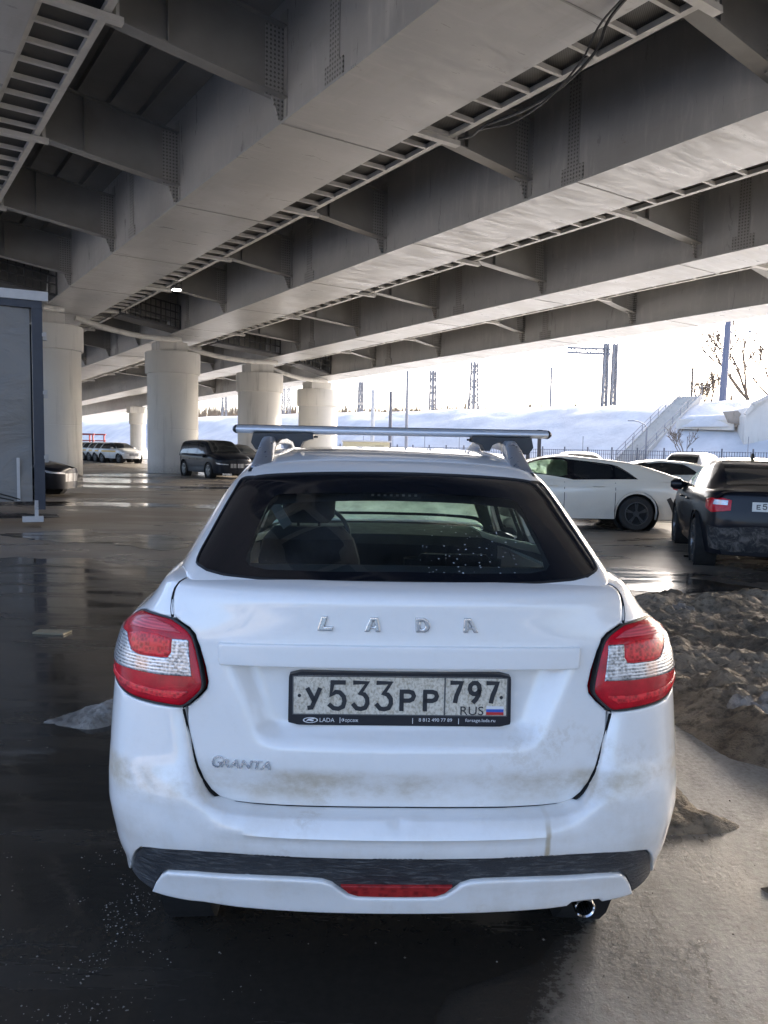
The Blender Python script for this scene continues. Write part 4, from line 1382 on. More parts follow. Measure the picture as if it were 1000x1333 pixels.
# the wide sheet of water left of and behind the car
puddle([(-14, 9.6), (-7, 9.3), (-4.2, 9.9), (-2.6, 9.3), (-1.2, 9.9), (-.3, 8.4), (.2, 6.5), (.5, 4.0), (.52, 2.6), (.45, 2.25), (.33, 1.98), (.2, 1.6), (.1, .9), (-1.5, .3), (-6, .5), (-12, 2.5), (-16, 6)], .004, .30, 1)
puddle([(-12.5, 18.6), (-9.5, 18.2), (-6.5, 18.4), (-3.6, 18.3), (-1, 18.6), (1, 19.0), (-1, 19.6), (-4, 19.3), (-7, 19.6), (-10, 19.3)], .004, .25, 2)
puddle([(-14, 26.4), (-10.5, 26.2), (-8, 26.6), (-6, 26.5), (-4, 27.2), (-6, 27.9), (-9, 27.6), (-12, 27.8)], .004, .3, 3)
puddle([(-6.2, 12.3), (-5.0, 11.6), (-4.0, 11.3), (-3.2, 11.0), (-2.9, 11.8), (-3.6, 12.6), (-4.6, 12.9), (-5.5, 13.1)], .004, .35, 4)
puddle([(-13, 30.0), (-10, 29.6), (-8.5, 30.6), (-9.6, 32), (-11.5, 33.5), (-13.5, 33.0)], .004, .5, 5)
puddle([(-15, 36), (-12.5, 35.2), (-10.5, 36.2), (-10, 38.5), (-13, 39)], .004, .4, 9)
puddle([(2.3, 9.7), (2.9, 9.95), (3.7, 9.75), (4.15, 9.45), (3.7, 9.25), (4.0, 8.9), (4.2, 8.6), (3.6, 8.35), (2.9, 8.3), (2.2, 8.6)], .004, .16, 6)
puddle([(4.4, 11.2), (5.4, 10.9), (6.6, 11.1), (6.4, 11.6), (5.2, 11.7)], .004, .2, 7)
puddle([(-9.8, 15.4), (-8.2, 15.0), (-6.6, 15.3), (-6.9, 15.9), (-8.6, 16.1)], .004, .3, 8)

def heap(name, outline, hmax, mat, h=.05, seed=0, freq=2.2, edge=.35, rough=.5, base=-.01, ridge=None):
    """irregular heap standing on the ground: height grows inwards from the outline"""
    P = blob(outline, h * 2, .10 if h < .08 else .25, seed)
    lo, hi = P.min(0), P.max(0)
    G = np.stack(np.meshgrid(np.arange(lo[0], hi[0], h), np.arange(lo[1], hi[1], h)), -1).reshape(-1, 2)
    G = G[in_poly(G, P)]
    G = G + np.random.RandomState(seed).uniform(-.3, .3, G.shape) * h
    G = G[in_poly(G, P)]
    G = G[dist_poly(G, P) > h * .4]
    A = np.vstack([P, G])
    n = len(P)
    res = geometry.delaunay_2d_cdt([Vector(p) for p in A], [(i, (i + 1) % n) for i in range(n)], [], 0, 1e-6)
    V = np.array([tuple(p) for p in res[0]]); F = keep_inside(V, res[2], P)
    D = dist_poly(V, P)
    Z = []
    for (x, y), d in zip(V, D):
        e = min(1.0, d / edge); e = e * (2 - e)
        v = Vector((x * freq, y * freq, seed * 3.1))
        nz = noise.fractal(v, 1.0, 2.1, 6, noise_basis='PERLIN_ORIGINAL')
        rg = 1 - abs(noise.noise(v * 1.3 + Vector((5, 5, 5)))) * 1.6
        k = .55 + rough * (.55 * nz + .45 * rg)
        if ridge is not None: k *= ridge(x, y)
        fz = 0.0
        if h < .1:
            fz = e * (.14 if hmax > .12 else hmax * .8) * (.20 * (1 - 2.4 * abs(noise.noise(v * 3.7))) + .13 * (1 - 2.4 * abs(noise.noise(v * 8.3))) + .09 * noise.noise(v * 17))
        Z.append(base + hmax * e * max(.06, k) + fz)
    return link_mesh(name, [(v[0], v[1], z) for v, z in zip(V, Z)], [f if np.cross(V[f[1]] - V[f[0]], V[f[2]] - V[f[0]]) > 0 else f[::-1] for f in F], mat, None, smooth=True)
o = heap('snow_bank', [(2.55, 7.8), (3.4, 8.05), (4.6, 7.9), (6.0, 8.2), (7.5, 7.4), (8.2, 5.4), (7.0, 3.6), (5.0, 2.7), (3.2, 2.8), (2.2, 3.15), (1.80, 3.55), (1.66, 4.1), (1.62, 4.9), (1.85, 6.0), (2.1, 7.1)], .125, M['dirty_snow'], .033, 11, 2.3, .45, 1.0)
tag(o, 'long bank of dirty brown snow and slush to the right of the white liftback', 'snow bank')
o = heap('snow_heap', [(.90, 4.3), (1.18, 4.1), (1.30, 3.7), (1.40, 3.4), (1.42, 3.15), (1.55, 2.98), (1.36, 2.90), (1.10, 2.92), (.92, 3.0), (.84, 3.6)], .085, M['dirty_snow'], .022, 21, 4.0, .25, .5)
tag(o, 'low dark heap of dirty slush beside the rear right wheel of the white liftback', 'snow heap')
o = heap('snow_lump', [(-1.84, 4.02), (-1.66, 3.93), (-1.44, 3.97), (-1.36, 4.12), (-1.40, 4.28), (-1.52, 4.32), (-1.62, 4.26), (-1.74, 4.16)], .062, M['slush'], .016, 33, 7.0, .10, .6, ridge=lambda x, y: .45 + .9 * float(sstep(-1.75, -1.5, x)))
tag(o, 'small pale lump of old snow on the wet asphalt left of the white liftback', 'snow lump')
o = heap('snow_clod', [(1.30, 2.56), (1.42, 2.60), (1.56, 2.56), (1.52, 2.46), (1.36, 2.46)], .05, M['dirty_snow'], .014, 44, 7.0, .08, .4)
tag(o, 'small flat clod of dark slush at the right edge, nearest the camera', 'snow clod')
m = MB(); m.prism([(-.13, -.05), (.12, -.07), (.14, .05), (-.12, .06)], (-2.60, 5.95, .006), (1, 0, 0), (0, 1, 0), (0, 0, 1), .014)
tag(m.build('board_scrap', simple('wet_wood', (.17, .15, .10), .5)), 'flat pale board scrap lying in the water at the left', 'board')

# ------------------------------------------------------------------ snow covered railway embankment
EA = np.array([35.0, 100.0]); ED = np.array([-.713, .701]); EN = np.array([-.701, -.713])   # crest point, along, towards the camera
ss = np.concatenate([np.arange(-62, 60, 1.0), np.arange(60, 240, 4.0), np.arange(240, 700, 20)])
prof = [(34, -.6), (30, .1), (22, .35), (17, .5), (15.5, .9), (13, 2.2), (10.5, 3.6), (8, 5.0), (5.5, 6.3), (3.2, 7.25), (1.5, 7.75), (0, 7.95), (-3, 7.9), (-9, 7.8), (-20, 7.8), (-40, 7.5), (-60, 3), (-80, -.5)]
pp = np.array(prof); wq = np.concatenate([np.linspace(34, -10, 56), np.array([-20, -40, -60, -80])])
zq = np.interp(-wq, -pp[:, 0], pp[:, 1])
rows = []
for s in ss:
    row = []
    for w, z0 in zip(wq, zq):
        p = EA + ED * s + EN * w
        v = Vector((s * .16, w * .3, .3))
        nz = noise.fractal(v, 1.0, 2.0, 5, noise_basis='PERLIN_ORIGINAL')
        amp = .28 if w > -4 else .15
        row.append((p[0], p[1], z0 + nz * amp * float(sstep(33, 24, w))))
    rows.append(row)
m = MB(); m.grid(np.array(rows))
tag(m.build('snow_embankment', M['snow'], None, True, auto=180), kind='structure')
def emb(s, w, dz=0.0):
    p = EA + ED * s + EN * w
    return np.array([p[0], p[1], float(np.interp(-w, -pp[:, 0], pp[:, 1])) + dz])
# snowfield beside the embankment, left of it under and past the bridge
m = MB(); m.grid(np.array([[(x, y, .012) for x in np.linspace(-260, -28, 20)] for y in np.linspace(92, 400, 20)]))
tag(m.build('snow_and_bounce_field', M['snow']), kind='structure')

# mostly unseen snow added on both sides of the bridge to bounce light
for a_, b_, t_0, t_1 in ((-160, -9.5, -200, 260), (24, 72, -60, 85)):
    m = MB()
    m.grid(np.array([[bp(s, t, .008 + .05 * noise.noise(Vector((s * .2, t * .2, 3)))) for s in np.linspace(a_, b_, 40)] for t in np.linspace(t_0, t_1, 60)]) + np.array([0, 0, .05]))
    tag(m.build('snow_and_bounce_field', M['snow'], None, True), kind='structure')
# crumbs of ice and grit on the wet asphalt near the camera
rnd = random.Random(4)
m = MB()
for k in range(1500):
    if k < 1300:
        y = rnd.uniform(1.75, 2.85); x = rnd.gauss(-.84 - .10 * (y - 2.3), .10 if k < 900 else .3)
        if noise.noise(Vector((x * 7, y * 7, 2))) < .08: continue
    else: x, y = rnd.uniform(-4, 1.6), rnd.uniform(1.4, 7.5)
    r = rnd.choice((.0012, .0015, .0018, .0023, .0034)) * (1.0 if k < 1300 else 1.5)
    vs = [np.array([x, y, .006]) + np.array([rnd.uniform(.6, 1.3) * r * q[0], rnd.uniform(.6, 1.3) * r * q[1], rnd.uniform(.4, 1) * r * q[2]]) for q in ((1, 0, 0), (0, 1, 0), (-1, 0, 0), (0, -1, 0), (0, 0, 1.1))]
    m.add(vs, [(0, 1, 4), (1, 2, 4), (2, 3, 4), (3, 0, 4)])
tag(m.build('ice_crumbs', M['slush']), 'crumbs of ice and grit scattered on the wet asphalt', 'ice crumbs', kind='stuff')

for i_, (cx, cy, w_, h_, lab) in enumerate(((2.16, 4.20, .20, .17, 'pale icy snow chunk on the near edge of the dirty snow bank'), (2.75, 6.9, .16, .12, 'small greyish snow chunk near the far end of the dirty snow bank'), (3.0, 4.9, .13, .10, 'small snow chunk in the middle of the dirty snow bank'))):
    o = heap('snow_chunk', [(cx - w_, cy - w_ * .5), (cx, cy - w_ * .7), (cx + w_ * .9, cy - w_ * .4), (cx + w_, cy + w_ * .4), (cx + w_ * .2, cy + w_ * .7), (cx - w_ * .9, cy + w_ * .4)], h_ + .04, M['slush'], .02, 61 + i_, 5.0, .07, .5)
    tag(o, lab, 'snow chunk')
# ------------------------------------------------------------------ other vehicles
def gen_plan(L, W, rear=1.0, front=1.0):
    k = W / .85; e = L - 4.26
    P = []
    for x, y in PLAN:
        P.append((x * k, y if y < 1.2 else (y + e * min(1, (y - 1.2) / 1.8))))
    return P

SEDAN_L = [(.20, .22, .10, .92), (.34, .34, .04, .955), (.48, .48, .012, .985), (.60, .60, .0, 1.0), (.72, .72, .012, 1.0), (.82, .82, .03, .992), (.90, .90, .045, .975), (.97, .97, .06, .945), (1.01, 1.00, .075, .915), (1.05, 1.02, .11, .87), (1.10, 1.03, .18, .80)]

def make_car(name, label, cat, paint, loc, rz, L=4.6, W=.90, roof=1.45, shape='sedan', group=None, h=.07, see=False, wheel_r=.32, rim='rim_dark', yr=1.0, yf=3.75, det=True,
             lamp='tail', levels=None, gh=None, sidewin=None, rearwin=None, ws=None, grille=None, spokes=5, lift=0.0, front_col=None, glassm='dark_glass'):
    root = thing(name, label, cat, loc, rz, group)
    lv = levels or SEDAN_L
    if lift: lv = [(v + lift, z + lift, a, b) for v, z, a, b in lv]
    body = Ring(gen_plan(L, W), lv, WR)
    hood = lift * .2
    def drop(P):
        P = P.copy(); y, z = P[..., 1], P[..., 2]
        P[..., 2] = z - (.05 * sstep(.3, 3.2, y) + .19 * sstep(L - 1.15, L - .05, y)) * sstep(.55 + lift, 1.03 + lift, z)
        return P
    body.disp = drop
    ghl = Loft(gh, 1.0, gh_ctrl)
    vt = lv[-1][0]
    e = (L - yr)
    q = invert(body, np.array([[yr, .34], [yf, .34]]), [[yr + .45, .34], [yf + .5, .34]], (1, 2))
    a1, a2 = q[0, 0], q[1, 0]
    ar = wheel_r + .055
    v0 = lv[0][0]
    half = [(0, vt), (0, v0)] + [(-(a1 - ar), v0)] + [(-a, v) for a, v in circle(a1, wheel_r, ar, 16, PI * .96, PI * .04)] + [(-(a1 + ar), v0), (-(a2 - ar), v0)] \
        + [(-a, v) for a, v in circle(a2, wheel_r, ar, 16, PI * .96, PI * .04)] + [(-(a2 + ar), v0), (-(body.len - .01), v0), (-(body.len - .01), vt)]
    full = half + [(-a, v) for a, v in half[::-1][:-2]]
    panel('body', body, [p for p in half] + [(-a, v) for a, v in half[::-1] if abs(a) > 1e-6], paint, root, h=h)
    # windows
    def gp(poly, n=1):
        w = invert(ghl, np.array(poly), [[.9 if z < 1.25 else .62, y] for y, z in poly], (1, 2))
        return rounded(w, 1, keep=.14)
    sw = [gp(p) for p in sidewin]
    rw = np.array(mir(rearwin)); wsn = np.array(mir(ws))
    y0, y1 = gh[0][0] + .005, gh[-1][0] - .01
    holes = []
    if see:
        holes = [rw, wsn] + [x for x, _ in [(p, 0) for p in sw]] + [np.array(flipx([tuple(a) for a in p])) for p in sw]
    first, last = sidewin[0], sidewin[-1]
    dlo_yz = [(first[0][0] - .03, first[0][1] - .02)] + [(p[1][0] + (.03 if p is last else 0), p[1][1] - .02) for p in sidewin] + [(last[2][0] + .01, last[2][1] + .022)] + [(p[3][0] - (.0), p[3][1] + .022) for p in sidewin[::-1]]
    if len(first) > 4: dlo_yz = dlo_yz
    dlo = invert(ghl, np.array(dlo_yz), [[.9 if z < 1.25 else .62, y] for y, z in dlo_yz], (1, 2))
    dlo_m = np.array(flipx([tuple(a) for a in dlo]))
    if see: holes = [rw, wsn, dlo, dlo_m]
    for s, dl in ((1, dlo), (-1, dlo_m)):
        panel('window_trim', ghl, dl, M['frit'], root, h=h * .8, holes=[p if s == 1 else np.array(flipx([tuple(a) for a in p])) for p in sw] if see else [], off=.0015 if see else .003)
    panel('roof_shell', ghl, [(-1, y0), (1, y0), (1, y1), (-1, y1)], paint, root, h=h * .8, holes=holes)
    off = -.004 if see else .007
    panel('rear_window', ghl, rw, M['dark_glass'] if glassm == 'dark_glass' else M[glassm], root, h=h, off=off)
    panel('windscreen', ghl, wsn, M['clear_glass'] if see else M['dark_glass'], root, h=h, off=off)
    for k, p in enumerate(sw):
        g = M['dark_glass'] if not (see and k == len(sw) - 1) else M['clear_glass']
        for s in (1, -1):
            panel('side_window', ghl, p if s == 1 else np.array(flipx([tuple(a) for a in p])), g, root, h=h, off=off)
    # lamps
    BL = body.len
    for s in (1, -1):
        tl = [(-.50 * W / .85, .80 + lift), (-.50 * W / .85, .93 + lift), (-.62, .955 + lift), (-.80, .95 + lift), (-1.0, .93 + lift), (-.95, .82 + lift), (-.75, .765 + lift)]
        panel('tail_light', body, [(s * a, v) for a, v in tl], M['red_lens'], root, h=.05, off=.006, r=.004 if det else 0)
        hl = [(BL - .95, .74 + lift), (BL - .42, .66 + lift), (BL - .40, .76 + lift), (BL - .62, .84 + lift), (BL - 1.05, .90 + lift)]
        panel('headlight', body, [(s * a, v) for a, v in hl], M['clear_lens'], root, h=.06, off=.006)
    gr = grille or [(BL - .40, .42), (BL - .40, .70)]
    gl_ = [(-(gr[0][0]), gr[0][1] + lift), (-(gr[1][0]), gr[1][1] + lift)]
    # front grille on both halves
    for s in (1, -1):
        panel('grille', body, [(s * (BL - .02), gr[0][1] + lift), (s * gr[0][0], gr[0][1] + lift), (s * gr[1][0], gr[1][1] + lift), (s * (BL - .02), gr[1][1] + lift)], M['grille'], root, h=.06, off=.006)
    panel('lower_trim', body, [(-.62, lv[0][0] + .01), (.62, lv[0][0] + .01), (.66, .40 + lift * .6), (-.66, .40 + lift * .6)], M['black_plastic'], root, h=.07, off=.005)
    # doors
    zt_ = .93 + lift
    for s in (1, -1):
        for yy in [yr + .42, (yr + yf) / 2 - .02, yf - .42]:
            w = invert(body, np.array([[yy, z] for z in np.linspace(.36 + lift, zt_, 6)]), [[yy + .5, z] for z in np.linspace(.36 + lift, zt_, 6)], (1, 2))
            ribbon('door_gap', body, w * np.array([s, 1]), .012, M['gap'], root, off=.0015, h=.1)
        for yy in [yr + .75, (yr + yf) / 2 + .22]:
            w = invert(body, np.array([[yy, .86 + lift]]), [[yy + .5, .86 + lift]], (1, 2)); p = body(w[:, 0], w[:, 1])[0]
            m = MB(); m.tube([(s * (p[0] + .008), yy - .1, p[2]), (s * (p[0] + .030), yy - .07, p[2]), (s * (p[0] + .030), yy + .07, p[2]), (s * (p[0] + .008), yy + .1, p[2])], .014, 6)
            m.build('door_handle', paint, root, True)
        m = MB(); rows = []
        my = ws_base(ws) - .42; mz = 1.02 + lift
        for dx, k in ((-.10, .3), (.02, .6), (.06, 1.0), (.17, 1.0), (.22, .55)):
            rows.append([(s * (W * .90 + dx), my + math.cos(a) * .075 * k, mz + math.sin(a) * .085 * k) for a in [2 * PI * i / 12 for i in range(12)]])
        m.grid(np.array(rows), closed_u=True); m.add(rows[-1], [tuple(range(12))])
        m.build('door_mirror', paint, root, True)
    for yw in (yr, yf):
        for s in (1, -1):
            make_wheel(root, yw, s * (W - .125), wheel_r, wheel_r, .21, wheel_r * .68, s, M[rim], spokes, detail=det)
    m = MB(); m.box((0, L / 2, .30 + lift), (W * 1.45, L - .5, .12))
    for ya in (yr, yf):
        for sx in (1, -1):
            m.lathe([(.0, .12), (ar + .03, .12), (ar + .035, -.16)], (sx * (W - .17), ya, wheel_r + .01), (-sx, 0, 0), 20)
    m.build('underbody', M['gap'], root, True)
    if see:
        m = MB(); m.box((0, L * .45, .85), (W * 1.6, L * .5, .10)); m.build('cabin_floor', M['interior'], root)
        for sx in (.36, -.36):
            m = MB(); m.box((sx, L * .50, 1.0), (.48, .14, .5)); m.box((sx, L * .495, 1.26), (.26, .09, .14)); m.build('seat', M['seat'], root)
        m = MB(); m.box((0, L * .28, .98), (1.2, .14, .34)); m.build('rear_seat', M['seat'], root)
    return root, body, ghl
def ws_base(ws): return ws[-1][1]

def mat_grille():
    t = NT('grille_bars')
    co = t.coords()
    x = t.sep(co)[0]
    s = t.ramp(t.math('SINE', t.math('MULTIPLY', x, 90)), .1, .6)
    t.set('Base Color', t.mix(s, (.01, .01, .01), (.42, .42, .42))); t.set('Metallic', .5); t.set('Roughness', .3)
    return t.m
M['grille'] = mat_grille()
def paint(name, col, rough=.28, dirt=.4, coat=1.0, spec=.5):
    t = NT(name)
    co = t.coords(); z = t.sep(co)[2]
    n = t.noise(co, 3.0, 6, .65); n2 = t.noise(co, 28, 4, .7)
    d = t.math('MULTIPLY', t.math('ADD', t.ramp(z, .75, .25), .18, True), t.math('MULTIPLY', t.ramp(t.math('ADD', t.math('MULTIPLY', n, .7), t.math('MULTIPLY', n2, .3)), .38, .66), dirt), True)
    t.set('Base Color', t.mix(d, tuple(col), (.19, .165, .13)))
    t.set('Roughness', t.mixf(d, rough, .8)); t.set('Coat Weight', t.mixf(d, coat, .1 * coat)); t.set('Coat Roughness', .06); t.set('Specular IOR Level', spec)
    return t.m
M['sedan_paint'] = paint('cream_white_paint', (.72, .68, .59), dirt=.14)
M['black_paint'] = paint('black_car_paint', (.008, .009, .013), dirt=.04, coat=.28, spec=.12)
M['navy_paint'] = paint('dark_navy_paint', (.008, .010, .015), dirt=.04, coat=.12, spec=.12)
M['taxi_paint'] = paint('taxi_white_paint', (.55, .55, .53), dirt=.3)
M['grey_paint'] = paint('grey_car_paint', (.20, .21, .21), dirt=.3)
M['silver_paint'] = paint('pale_silver_paint', (.52, .54, .53), dirt=.3)
M['yellow_band'] = simple('taxi_yellow_band', (.55, .33, .05), .4)

def ghs(L, deck, tail, roof, y_r0, y_rt, y_rf, y_f, W=.90, hoodz=.98, nosez=.74):
    """section stations of a cabin: deck height and tail start, rear glass base, roof front, windscreen base"""
    k = W / .9
    s = [(tail, deck - .02, .58 * k, deck - .05, .68 * k, deck - .12), (tail + .12, deck, .60 * k, deck - .02, .74 * k, deck - .12)]
    if y_r0 > tail + .35: s.append((y_r0 - .08, deck + .012, .62 * k, deck - .005, .78 * k, deck - .12))
    z1 = deck + .03
    s += [(y_r0 + .06, z1 + .02, .57 * k, z1, .80 * k, deck - .12)]
    s += [((y_r0 + y_rt) / 2, (z1 + roof) / 2 + .06, .545 * k, (z1 + roof) / 2 + .035, .81 * k, deck - .13)]
    s += [(y_rt, roof - .025, .53 * k, roof - .06, .82 * k, deck - .14), ((y_rt + y_rf) / 2, roof, .55 * k, roof - .045, .83 * k, deck - .15), (y_rf, roof - .045, .55 * k, roof - .09, .83 * k, deck - .16)]
    hz = hoodz
    s += [((y_rf + y_f) / 2, (roof + hz) / 2 + .045, .62 * k, (roof + hz) / 2 + .01, .83 * k, deck - .17), (y_f, hz + .03, .72 * k, hz - .01, .82 * k, hz - .13), (y_f + .35, hz - .01, .74 * k, hz - .06, .81 * k, hz - .16),
          (L - .35, nosez + .10, .60 * k, nosez + .03, .70 * k, nosez - .06), (L - .10, nosez, .45 * k, nosez - .04, .56 * k, nosez - .10)]
    return s
def cabin_windows(deck, roof, y_r0, y_rt, y_rf, y_f, split):
    b = deck + .0; t = roof - .115
    side = []
    for (ya, yb, yc, yd) in split:           # bottom rear, bottom front, top front, top rear
        side.append([(ya, b), (yb, b - .02), (yc, t), (yd, t)])
    rear = neg([(0, y_r0 + .02), (.35, y_r0 + .05), (.46, y_r0 + .12), (.44, y_rt - .14), (.40, y_rt - .05), (0, y_rt - .02)])
    ws = neg([(0, y_rf + .03), (.40, y_rf + .02), (.47, y_rf + .06), (.58, y_f - .10), (.50, y_f - .02), (0, y_f)])
    return dict(sidewin=side, rearwin=rear, ws=ws)

# cream white sedan, side on, heading left; its frame: y forward, placed by the rear axle
def place_by_axle(xw, yw, heading, yr, off=0.0):
    """location of a car whose rear axle centre stands at (xw, yw); heading = angle of the forward axis from +y"""
    f = np.array([-math.sin(heading), math.cos(heading)])
    p = np.array([xw, yw]) - f * yr
    return (p[0], p[1], 0)
hd = R(90 - 2.0)
r_, f_ = 1, 1
sed, sb, sg = make_car('sedan', 'cream white four door sedan parked side on, right of the white liftback', 'car', M['sedan_paint'], place_by_axle(4.93, 15.75, hd, 1.02), hd, L=4.9, W=.92, roof=1.445, h=.05, see=True, yr=1.02, yf=3.87, wheel_r=.335, rim='rim_dark',
    gh=ghs(4.9, 1.075, .10, 1.445, .30, 2.0, 2.75, 3.70, .92), **dict(cabin_windows(1.0, 1.44, .30, 2.0, 2.75, 3.70, []), sidewin=[[(1.00, 1.005), (1.42, 1.0), (1.42, 1.235), (1.36, 1.225)], [(1.46, 1.0), (2.24, .99), (2.20, 1.345), (1.48, 1.255)], [(2.36, .99), (3.56, .975), (2.98, 1.31), (2.34, 1.345)]]))
m = MB(); m.box((.90, .38, .42), (.03, .05, .22), 0); 
q = invert(sb, np.array([[.30, .36], [.22, .40], [.36, .66], [.44, .62]]), [[.8, .36], [.7, .4], [.85, .66], [.9, .62]], (1, 2))
for s in (1, -1): panel('bumper_vent', sb, [(s * a, v) for a, v in q], M['black_plastic'], sed, h=.05, off=.004)
# black sedan with its dirty rear towards the camera
hd = R(-15.4)
c_, s_ = math.cos(hd), math.sin(hd)
rx, ry = 4.42, 10.62                                   # rear left wheel
ax, ay = rx + c_ * .72, ry + s_ * .72
rap, rb, rg_ = make_car('sedan', 'black four door sedan with dirty damaged rear bumper, at the right edge', 'car', M['black_paint'], place_by_axle(ax, ay, hd, .92), hd, L=4.48, W=.855, roof=1.47, h=.035, see=True, yr=.92, yf=3.52, wheel_r=.32, rim='rim_dark', glassm='rear_glass2' if 'rear_glass2' in M else 'dark_glass',
    gh=ghs(4.48, 1.07, .10, 1.47, .42, 1.45, 2.35, 3.25, .855), **cabin_windows(1.03, 1.465, .42, 1.45, 2.35, 3.25, [(1.02, 1.40, 1.50, 1.36), (1.46, 2.18, 2.14, 1.54), (2.26, 3.08, 2.58, 2.24)]),
    levels=[(v + .03 if v > .5 else v, z + (.03 if z > .5 else 0), a, b) for v, z, a, b in SEDAN_L])
for s in (1, -1):
    cl = [(.545, .865), (.545, .925), (.72, .930), (.735, .868)]
    panel('clear_lens', rb, [(s * a, v) for a, v in cl], M['clear_lens'], rap, h=.03, off=.012)
panel('number_plate', rb, [(-.26, .80), (.26, .80), (.26, .915), (-.26, .915)], simple('plain_plate_face', (.62, .62, .58), .5), rap, h=.05, off=.012, th=.012)
def on_rap(x, z, d):
    w = np.array([x]); p = rb(w, np.array([z]))[0]; n = normals(rb, w, np.array([z]))[0]
    return p + n * (.0135 + d)
m = MB()
stroke_glyph(m, 'Е', -.215, -.160, .825, .885, .012, on_rap); stroke_glyph(m, '5', -.145, -.085, .825, .900, .012, on_rap)
m.build('plate_characters', M['ink'], rap)
dmg = NT('scraped_bumper_plastic'); co_ = dmg.coords(); n_ = dmg.noise(co_, 9, 6, .75, .8)
dmg.set('Base Color', dmg.mix(dmg.ramp(n_, .42, .66), (.010, .011, .013), (.11, .10, .09))); dmg.set('Roughness', .7); dmg.bump(n_, .9, .03)
panel('torn_bumper', rb, [(-.86, .30), (-.5, .26), (0, .28), (.5, .25), (.86, .30), (.88, .44), (.70, .62), (.3, .585), (-.2, .61), (-.62, .575), (-.84, .60)], dmg.m, rap, h=.03, off=.006)
m = MB(); m.prism([(-.01, 0), (.01, 0), (.006, .05), (-.006, .05)], (0, 1.62, 1.462), (0, 1, 0), (0, 0, 1), (1, 0, 0), .004); m.prism([(-.08, 0), (.08, 0), (.02, .07), (-.03, .07)], (-.02, 1.62, 1.463), (0, 1, 0), (0, 0, 1), (1, 0, 0), .03)
m.build('roof_aerial', M['seal'], rap)
# tall dark people carrier by the second column
hd = math.atan2(-.60, -.80) ; hd = math.atan2(-.58, -.815)
VAN_L = [(.22, .24, .10, .94), (.36, .36, .05, .97), (.60, .60, .0, 1.0), (.85, .85, .01, 1.0), (1.02, 1.02, .03, .99), (1.10, 1.09, .05, .97), (1.16, 1.12, .09, .93), (1.22, 1.14, .16, .86)]
van_gh = [(.08, 1.10, .62, 1.05, .78, .98), (.14, 1.50, .70, 1.42, .86, 1.0), (.25, 1.70, .70, 1.62, .88, 1.02), (.6, 1.76, .70, 1.68, .88, 1.02), (2.0, 1.785, .70, 1.70, .88, 1.02), (3.1, 1.75, .68, 1.66, .88, 1.0), (3.6, 1.52, .70, 1.45, .87, 1.0), (4.15, 1.19, .74, 1.14, .86, .98), (4.6, 1.12, .72, 1.06, .84, .92), (5.0, .99, .60, .94, .74, .84), (5.12, .90, .5, .86, .6, .78)]
fx, fy = -8.05, 35.6
f = np.array([-math.sin(hd), math.cos(hd)]); rr = np.array([math.cos(hd), math.sin(hd)])
p = np.array([fx, fy]) - rr * .80 - f * 4.05
van, vb, vg = make_car('people_carrier', 'tall dark people carrier with a wide chrome grille beside a concrete column', 'van', M['navy_paint'], (p[0], p[1], 0), hd, L=5.2, W=.97, roof=1.78, h=.08, yr=1.0, yf=4.05, wheel_r=.36, rim='rim_silver', levels=VAN_L, gh=van_gh,
    sidewin=[[(.35, 1.12), (1.25, 1.12), (1.25, 1.58), (.40, 1.56)], [(1.32, 1.12), (2.45, 1.12), (2.45, 1.60), (1.32, 1.59)], [(2.55, 1.12), (3.75, 1.10), (3.25, 1.52), (2.55, 1.60)]],
    rearwin=neg([(0, .13), (.45, .13), (.45, .22), (0, .22)]), ws=neg([(0, 3.18), (.38, 3.17), (.46, 3.24), (.56, 4.02), (.40, 4.10), (0, 4.12)]), grille=[(6.2 - .0, .50), (6.2, .86)], lift=.0)
# another dark car half hidden behind it
hd2 = math.atan2(-.62, -.785)
dk, _, _ = make_car('hatchback', 'dark hatchback mostly hidden behind the dark people carrier', 'car', M['grey_paint'] if False else M['black_paint'], (-9.4, 43.6, 0), hd2, L=4.4, W=.90, roof=1.62, h=.10, yr=.95, yf=3.6, lift=.12, det=False,
    gh=ghs(4.4, 1.12, .12, 1.62, .25, .9, 2.3, 3.15, .90, 1.10, .86), **cabin_windows(1.12, 1.61, .25, .9, 2.3, 3.15, [(.75, 1.5, 1.5, .95), (1.56, 2.25, 2.2, 1.56), (2.32, 2.98, 2.5, 2.30)]))
# row of white taxis far back on the left
hd3 = math.atan2(-.74, -.67)
TX = dict(L=4.4, W=.92, roof=1.62, h=.12, yr=.95, yf=3.6, lift=.14, det=False, wheel_r=.36, gh=ghs(4.4, 1.15, .12, 1.62, .25, .8, 2.3, 3.15, .92, 1.14, .90), **cabin_windows(1.15, 1.61, .25, .8, 2.3, 3.15, [(.75, 1.5, 1.5, .95), (1.56, 2.25, 2.2, 1.56), (2.32, 2.98, 2.5, 2.30)]))
taxi, tb, _ = make_car('taxi_car', 'x', 'car', M['taxi_paint'], (0, 0, 0), hd3, group='white cars parked in a row far back on the left', **TX)
for s in (1, -1):
    q = invert(tb, np.array([[.9, .84], [3.2, .84], [3.2, .98], [.9, .98]]), [[1.3, .84], [3.7, .84], [3.7, .98], [1.3, .98]], (1, 2))
    panel('yellow_band', tb, [(s * a, v) for a, v in q], M['yellow_band'], taxi, h=.12, off=.004)
fh = np.array([-math.sin(hd3), math.cos(hd3)])
names = ['white car with a yellow band, nearest of the row behind the second column', 'second white car of the far row, counted from the concrete column', 'third white car of the far row, counted from the concrete column', 'fourth white car of the far row, counted from the concrete column',
         'fifth white car of the far row, counted from the concrete column', 'sixth white car of the far row, counted from the concrete column', 'last white car of the far row, beside the tall left column']
